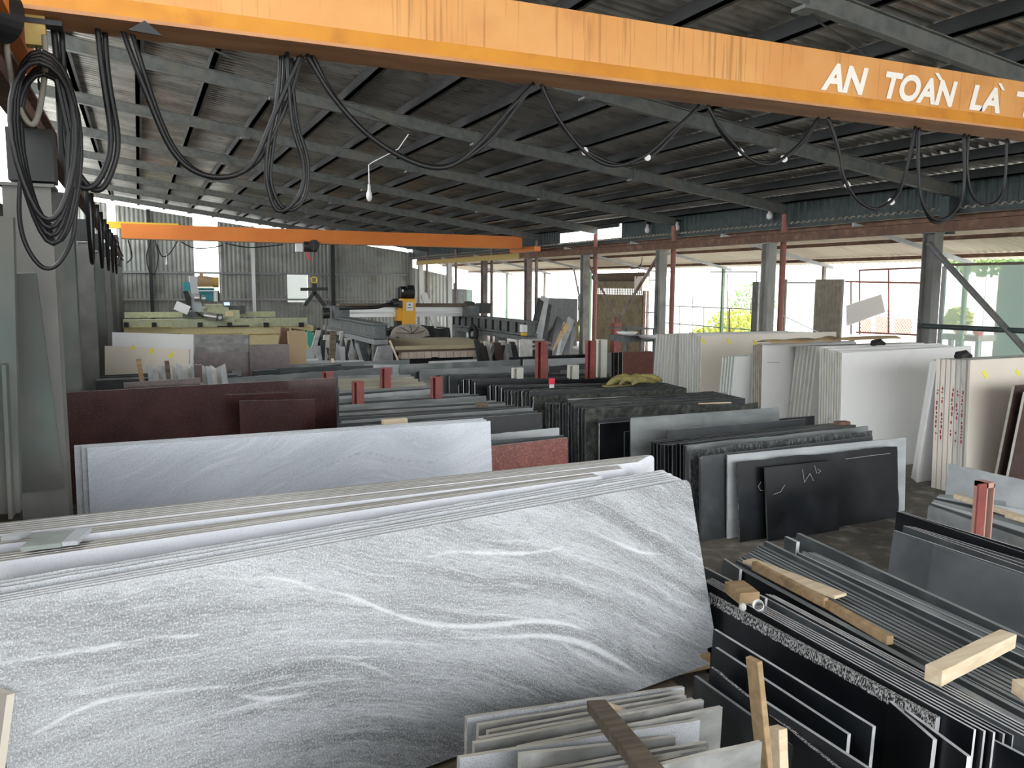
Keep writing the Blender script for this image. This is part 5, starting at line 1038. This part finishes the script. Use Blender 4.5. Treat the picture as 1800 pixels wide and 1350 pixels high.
pb_l = (('grey tall cabinet standing outside by the third last column', (805, 508, 820, 560), 37, .8, 'panel_grey', 'cabinet', 'cabinet'), ('pale green side box beside the grey tall cabinet', (820.5, 509, 831, 565), 37.0, .8, 'mint', 'cabinet', 'cabinet'), ('narrow grey sheet standing at the last pale column', (798, 497, 803, 560), 38, .1, 'panel_grey', 'metal_sheet', 'sheet'))
for lab, r, y, d, m, nm, ct in pb_l: block(lab, r, y, d, m, nm, ct, floor=True)
k = MB(); k.bar(at(744, 516, y=36.5), at(778, 600, y=36.5), .3, .1, up=(0, 1, 0)); tag(k.build('leaning_beam', 'alu'), 'pale steel beam leaning before the back wall right of the yellow saw head', 'beam')
R2 = random.Random(11)
names = [('white square tile', 'scrap_white'), ('dark stone piece', 'black_matt'), ('grey stone piece', 'grey_mid'), ('light stone piece', 'grey_light')]
for i in range(20):
    x = 552 + (i * 11) % 118; yy = 590 + (i * 17) % 32; w = 5 + R2.random() * 8; n_, m_ = names[(i * 5) % 4]; hgt = 8 + R2.random() * 14; yd = 23.5 - (yy - 590) / 34 * 4 + .04 * i
    block('%s, %s in the clutter left of the saw table' % (n_, ORD[i % 20]), (x, yy - hgt * .6, x + w, yy + hgt * .4), yd, .08, m_, 'stone_scrap', 'scrap', 'clutter left of the bridge saw table', tilt=R2.uniform(-5, 5), floor=True)
for i in range(11):
    x = 553 + i * 6; yy = 572 + (i % 3) * 5; block('dark rounded drum piece before the ribbed wall, %s from the left' % ORD[i], (x, yy, x + 5, yy + 22), 31 + .3 * (i % 3), .5, ('panel_brown', 'iron', 'grey_mid')[i % 3], 'scrap_piece', 'scrap', 'dark pieces before the ribbed wall', tilt=R2.uniform(-3, 3), floor=True)
for i in range(14):
    x = 838 + i * 5.6; yy = 598 + (i * 5) % 13; block('scrap piece piled right of the bridge saw, %s from the left' % ORD[i], (x, yy, x + 5 + R2.random() * 7, yy + 17), 19.2 + .1 * (i % 6), .1, ('black_matt', 'brown_granite', 'grey_mid', 'scrap_white', 'grey_light')[i % 5], 'stone_scrap', 'scrap', 'scrap right of the bridge saw', tilt=R2.uniform(-5, 5), floor=True)
block('white speckled square panel standing behind the red posts', (914, 597, 936, 621), 17.6, .06, 'scrap_white', 'speckled_panel', 'panel', tilt=0, floor=True)
for i in range(12):
    k = MB(); p = at(941 + (i % 3) * 6, 598 + i * 2.6, y=18.5); k.box((p.x - .2 - .02 * (i % 4), 18.5, p.z - .012), (p.x + .25, 18.9, p.z + .012)); tag(k.build('stone_strip', ('scrap_white', 'grey_mid', 'grey_light')[i % 3]), 'flat strip in the loose pile left of the farthest red post, %s from the top' % ORD[i], 'strip', 'loose flat strips by the far red post')
p = at(947, 630, y=18.5); k = MB(); k.box((p.x - .3, 18.45, 0), (p.x + .35, 19.0, p.z + .2)); tag(k.build('low_bench', 'black_matt'), 'dark bench under the loose flat strips', 'bench')
# slabs leaning at the sheet wall between the columns
Ls = [((951, 528), (943, 560), .22, 'black_matt'), ((958, 522), (945, 600), .3, 'grey_light'), ((966, 535), (958, 590), .15, 'black_matt'), ((985, 560), (965, 612), .3, 'black_pol'), ((998, 570), (975, 605), .22, 'wood'), ((990, 566), (984, 600), .12, 'grey_light'), ((1004, 560), (985, 612), .3, 'grey_dust'), ((1010, 575), (998, 615), .3, 'black_pol'), ((975, 583), (955, 612), .4, 'black_matt')]
for i, (a, b, w, m_) in enumerate(Ls):
    p = at(*a, y=24.6 + .16 * i); q = at(*b, y=24.2 + .16 * i); d = (q - p); q = p + d * (p.z / max(.01, p.z - q.z)); k = MB(); k.bar(q, p, w, .04, up=(0, 1, 0)); k.v = [(x, y + 0, max(z, .0)) for x, y, z in k.v]
    tag(k.build('leaning_slab', m_), '%s stone piece leaning at the grey ribbed sheet, %s of nine from left' % ({'black_matt': 'dull black', 'grey_light': 'light grey', 'black_pol': 'shiny black', 'wood': 'tan', 'grey_dust': 'dusty grey'}[m_], ORD[i]), 'stone slab')
k = MB(); k.tube([at(*q, y=23.4) for q in ((1018, 520), (1019, 560), (1015, 575), (1016, 600))], .05, 6); tag(k.build('hanging_rope', 'tarp'), 'yellow rope and cloth hanging on the column left of the shutter', 'rope')
k = MB(); k.tube([at(*q, y=23.3) for q in ((1008, 470), (1018, 520), (1017, 545))], .03, 6); tag(k.build('hanging_cloth', 'rag'), 'patterned rag strip hanging on the column left of the shutter', 'rag')
# workbench before the shutter
wb = thing('work_bench', 'cluttered bench with white bowls before the roller shutter', 'bench', at(1125, 600, y=17.5))
pb(wb, 'top', (1098, 577, 1152, 580), 17.5, .8, 'machine'); pb(wb, 'shelf', (1096, 590, 1152, 602), 17.6, .7, 'machine')
for x in (1099, 1127, 1150): leg(wb, x, x + 3, 578, 17.5, .06, 'machine')
for lab, px, py in (('left one', 1102, 586), ('right one', 1140, 592)):
    c = at(px, py, y=17.3); k = MB(); k.tube([c - Vector((0, 0, .06)), c - Vector((0, 0, .03)), c + Vector((0, 0, .04))], [.1, .2, .27], 20); tag(k.build('basin', 'white_paint', smooth=True), 'white basin on the bench before the shutter, ' + lab, 'basin')
# ================================================================ RIGHT SIDE AND OUTSIDE
XF = 16.6
def ribbed(name, r, x, m, label, cat='sheet', y_fixed=None, floor=True):
    """ribbed sheet standing in the plane x, covering photo columns r[0]..r[2]"""
    ya = at(r[0], 500, x=x).y; yb_ = at(r[2], 500, x=x).y; z1 = at((r[0] + r[2]) / 2, r[1], x=x).z; z0 = 0 if floor else at((r[0] + r[2]) / 2, r[3], x=x).z
    n = max(3, int(abs(ya - yb_) / .12)); k = MB(); P = []
    for i in range(n):
        s0 = ya + (yb_ - ya) * i / n; s1 = ya + (yb_ - ya) * (i + 1) / n; P += [(s0, 0), (s0 + (s1 - s0) * .3, 0), (s0 + (s1 - s0) * .5, .03), (s0 + (s1 - s0) * .8, .03)]
    P.append((yb_, 0)); q = len(P); k.add([(x - h, s, z0) for s, h in P] + [(x - h, s, z1) for s, h in P], [(i, i + 1, q + i + 1, q + i) for i in range(q - 1)])
    o = k.build(name, m); th(o); return tag(o, label, cat)
ribbed('metal_sheet', (940, 524, 1016, 612), XF - .3, 'panel_grey', 'grey ribbed sheet wall behind the leaning slabs between two columns')
ribbed('metal_sheet', (1374, 491, 1384, 600), XF - .2, 'panel_brown', 'narrow brown grey ribbed sheet right of the red pipe')
ribbed('metal_sheet', (1433, 491, 1484, 600), XF - .2, 'panel_brown', 'broad brown grey ribbed sheet with a row of small holes near its top')
ribbed('metal_sheet', (862, 545, 918, 590), 20, 'mint', 'pale mint fence sheets outside behind the bridge saw')
# roller shutter
ya, yb_ = at(1046, 500, x=XF - .1).y, at(1132, 500, x=XF - .1).y; z1 = at(1090, 488, x=XF - .1).z
sh = thing('roller_shutter', 'closed brown roller shutter with a perforated strip, behind the V brace', 'shutter', (XF - .1, (ya + yb_) / 2, 0))
k = MB(); n = 34
for i in range(n):
    z = i * z1 / n
    if i in (26, 27, 28): continue
    k.box((XF - .13, yb_, z), (XF - .09, ya, z + z1 / n * .72)); k.box((XF - .115, yb_, z + z1 / n * .72), (XF - .1, ya, z + z1 / n))
sub(sh, 'curtain', k, 'shutter'); k = MB(); nn = 30
for i in (26, 27, 28):
    z = i * z1 / n; k.box((XF - .12, yb_, z), (XF - .1, ya, z + .02))
    for j in range(nn): y = yb_ + (ya - yb_) * j / nn; k.box((XF - .12, y, z + .02), (XF - .1, y + abs(ya - yb_) / nn * .5, z + z1 / n))
sub(sh, 'perforated_strip', k, 'shutter'); k = MB(); k.cyl((XF - .1, yb_, z1 + .02), (XF - .1, ya, z1 + .02), .16, 16); sub(sh, 'roller_housing', k, 'wood_dark')
for y in (ya + .04, yb_ - .04): k = MB(); k.box((XF - .16, y - .04, 0), (XF - .06, y + .04, z1 + .15)); sub(sh, 'side_rail', k, 'rust')
k = MB(); p = at(1122, 491, x=XF - .5); k.box((p.x, p.y - .25, p.z - .4), (p.x + .3, p.y + .25, p.z + .1)); tag(k.build('carton', 'cream_quartz'), 'pale carton fixed above the right side of the shutter', 'box')
k = MB(); k.tube([at(*q, x=15) for q in ((1129, 452), (1128, 460), (1122, 480), (1118, 490))], .012, 5); k.tube([at(*q, x=15) for q in ((1110, 472), (1122, 470), (1127, 464))], .02, 5); tag(k.build('dangling_wire', 'cable'), 'loose wire dangling from the side roof above the carton', 'wire')
# open steel frame fence
def frame(label, cols, rows, x, m='green_frame', r=.02, name='bar_fence'):
    k = MB()
    for px, t, b in cols: k.cyl(at(px, t, x=x), at(px, b, x=x), r, 6)
    for (a, c) in rows: k.cyl(at(*a, x=x), at(*c, x=x), r, 6)
    return tag(k.build(name, m), label, 'fence')
frame('thin steel frame fence seen between the second and third right columns', [(1218, 480, 600), (1279, 480, 600), (1330, 478, 600)], [((1163, 478), (1332, 478)), ((1163, 537), (1332, 544))], XF, 'frame_grey', .018)
frame('low green painted railing beyond the steel frame', [(1195, 539, 600), (1237, 540, 600), (1330, 544, 600)], [((1163, 567), (1332, 581))], XF + .2, 'green_frame', .02)
frame('orange upright of the low green railing', [(1282, 542, 600)], [], XF + .15, 'rust', .03)
frame('thin frame of bars beyond the two left open bays', [(948, 479, 530), (982, 479, 530), (1017, 479, 530)], [((935, 481), (1020, 481)), ((975, 512), (1018, 512))], XF, 'frame_grey', .015)
frame('thin level bar between the brown ribbed sheets', [], [((1384, 497), (1433, 497)), ((1134, 493), (1160, 492)), ((1134, 549), (1160, 550))], XF, 'frame_grey', .02)
fr = frame('dark reddish frame gate left of the nearest right column', [(1511, 474, 588), (1562, 473, 588), (1496, 495, 588)], [((1511, 475), (1640, 470)), ((1486, 495), (1640, 498)), ((1505, 584), (1640, 590))], XF - .1, 'pipe_red', .022)
k = MB(); za = at(1560, 587, x=XF).z; zb = at(1560, 545, x=XF).z; y0 = at(1635, 560, x=XF).y; y1 = at(1511, 560, x=XF).y
n = 26
for i in range(n):
    y = y0 + (y1 - y0) * i / n; s = (zb - za)
    for sg in (1, -1):
        a_ = (XF, y, za if sg > 0 else zb); b_ = (XF, y + s * .9, zb if sg > 0 else za); k.tube([a_, b_], .006, 4)
tag(k.build('chain_link_mesh', 'frame_grey'), 'diamond wire mesh filling the lower part of the reddish gate', 'mesh')
k = MB(); q = [at(*t, x=XF - .35) for t in ((1487, 537), (1549, 517), (1556, 548), (1488, 573))]; k.add([tuple(v) for v in q] + [(v.x + .03, v.y, v.z) for v in q], [(0, 1, 2, 3), (7, 6, 5, 4), (0, 4, 5, 1), (1, 5, 6, 2), (2, 6, 7, 3), (3, 7, 4, 0)]); tag(k.build('tilted_board', 'board_pale'), 'pale tilted board fixed beside the broad ribbed sheet', 'board')
k = MB(); k.cyl(at(1366, 550, x=13.3), at(1455, 592, x=13.3), .012, 6); tag(k.build('thin_rod', 'white_paint'), 'thin white rod slanting down right from the red pipe', 'rod')
k = MB(); k.box((XF - .15, lys[0] - .16, 0), (XF + .05, lys[0] + .1, 2.6)); tag(k.build('dark_post', 'steel'), 'dark grey post close left of the third right column', 'post')
# glass bay right of the nearest column
gl = thing('glass_screen', 'large greenish glass screen standing right of the nearest right column', 'glass', (15.2, 11, 0))
ya = at(1660, 500, x=15.2).y; z1 = at(1740, 466, x=15.2).z
for i in range(4):
    y2_ = ya - .9 * i; k = MB(); k.box((15.2 + .015 * (i % 2), y2_ - .92, .3), (15.21 + .015 * (i % 2), y2_, z1)); sub(gl, 'pane', k, 'glass_green')
k = MB(); k.box((15.17, ya - 3.7, z1), (15.25, ya + .02, z1 + .05)); sub(gl, 'top_rail', k, 'wood_dark'); k = MB(); k.box((15.17, ya - .0, 0), (15.25, ya + .06, z1)); sub(gl, 'side_rail', k, 'frame_grey'); k = MB(); k.box((15.17, ya - 3.7, .25), (15.25, ya, .3)); sub(gl, 'bottom_rail', k, 'frame_grey')
k = MB(); q = at(1780, 520, x=16.5); k.box((16.3, q.y - 3.2, 0), (16.4, q.y + .15, 3.0)); tag(k.build('garden_panel', 'mint'), 'pale green wall panel behind the right half of the glass screen', 'panel')
tr = thing('loaded_table', 'cluttered low table seen through the greenish glass', 'table', at(1700, 590, x=17.5))
k = MB(); a = at(1655, 590, x=17.5); b = at(1720, 590, x=17.5); zt = at(1680, 598, x=17.5).z; k.box((17.5, b.y, zt), (18.1, a.y, zt + .14)); sub(tr, 'top', k, 'panel_brown')
for y in (a.y - .15, b.y + .1): k = MB(); k.box((17.6, y - .04, -.1), (17.7, y + .04, zt)); sub(tr, 'leg', k, 'frame_grey')
for lab, px, m_ in (('orange red', 1689, 'salmon'), ('pink red', 1720, 'red_cloth')):
    c = at(px, 583, x=17.4); k = MB(); k.tube([c - Vector((0, 0, .09)), c - Vector((0, 0, .03)), c + Vector((0, 0, .06)), c + Vector((0, 0, .09))], [.06, .12, .1, .02], 12); tag(k.build('red_light_spot', m_, smooth=True), lab + ' small light spot built as a solid, low behind the greenish glass', 'light spot')  # solid bodies added for the red light spots in the glass
# buildings outside
hb = thing('house', 'pale house with red brick infill and white posts across the yard, behind the wire mesh', 'building', (26, 20, -.1))
k = MB(); k.box((26, 14, -.1), (26.3, 34, 4.2)); sub(hb, 'wall', k, mat('whitewash', (.85, .84, .82), .8)); XW = 25.97
for i, (p0, p1, t, b) in enumerate(((1562, 1612, 531, 543), (1515, 1530, 560, 586), (1540, 1560, 556, 586), (1574, 1600, 560, 586))):
    a = at(p0, t, x=XW); c = at(p1, b, x=XW); k = MB(); k.box((XW - .02, c.y, c.z), (XW, a.y, a.z)); sub(hb, 'brick_infill', k, 'brick_red')
for i, px in enumerate((1195, 1218, 1254, 1275)):
    a = at(px, 512, x=XW); c = at(px + 20, 535, x=XW); k = MB(); k.box((XW - .03, c.y, c.z), (XW - .005, a.y, a.z)); w = sub(hb, 'window', k, 'pane'); k = MB()
    for j in range(5): y = c.y + (a.y - c.y) * j / 4; k.cyl((XW - .06, y, c.z), (XW - .06, y + .1, a.z), .02, 4)
    sub(w, 'grille', k, 'white_paint')
k = MB(); k.add([(25.4, 13.6, 4.2), (25.4, 34.4, 4.2), (30, 34.4, 5.2), (30, 13.6, 5.2), (25.4, 13.6, 4.3), (25.4, 34.4, 4.3), (30, 34.4, 5.3), (30, 13.6, 5.3)], [(0, 1, 2, 3), (7, 6, 5, 4), (0, 4, 5, 1), (1, 5, 6, 2), (2, 6, 7, 3), (3, 7, 4, 0)]); sub(hb, 'roof', k, 'grey_light')
# shrubs and tree crowns
def bush(label, c, r, m, n=900, trunk=True, name='shrub', leaf=.09, cat='shrub'):
    rt = thing(name, label, cat, (c.x, c.y, -.1)); k = MB(); rb = random.Random(int(c.x * 100))
    for i in range(n):
        v = Vector((rb.gauss(0, 1), rb.gauss(0, 1), rb.gauss(0, 1))).normalized() * (rb.random() ** .4)
        p = c + Vector((v.x * r[0], v.y * r[1], v.z * r[2])); a = Vector((rb.uniform(-1, 1), rb.uniform(-1, 1), rb.uniform(-1, 1))).normalized() * leaf; b = a.cross(Vector((rb.uniform(-1, 1), rb.uniform(-1, 1), .3))).normalized() * leaf * .5
        k.add([p - a, p + b, p + a, p - b], [(0, 1, 2, 3)])
    sub(rt, 'foliage', k, m); k = MB(); k.tube([(c.x, c.y, -.1), c], [.06, .03], 7); sub(rt, 'stem', k, 'wood_dark'); return rt
c = at(1300, 575, x=20); bush('yellow green shrub in the bright yard behind the railing', c, (1.2, 1.2, .7), 'leaf', 1500)
c = at(1235, 590, x=19.5); bush('low yellow green shrub left of the bigger one beyond the railing', c, (.5, .5, .35), 'leaf', 400)
c = at(1340, 530, x=27); c.x = 24; bush('loose pale tree crown outside near the third right column', at(1320, 530, x=24), (.9, 1.3, .8), 'leaf2', 300, name='tree', cat='tree')
c = at(1760, 462, x=20); bush('green tree crown showing above the glass screen', c, (1, 1.6, .35), 'leaf2', 900, name='tree', cat='tree')
c = at(1685, 562, x=18.5); bush('round potted bush seen through the greenish glass', c, (.3, .35, .3), 'leaf', 400)
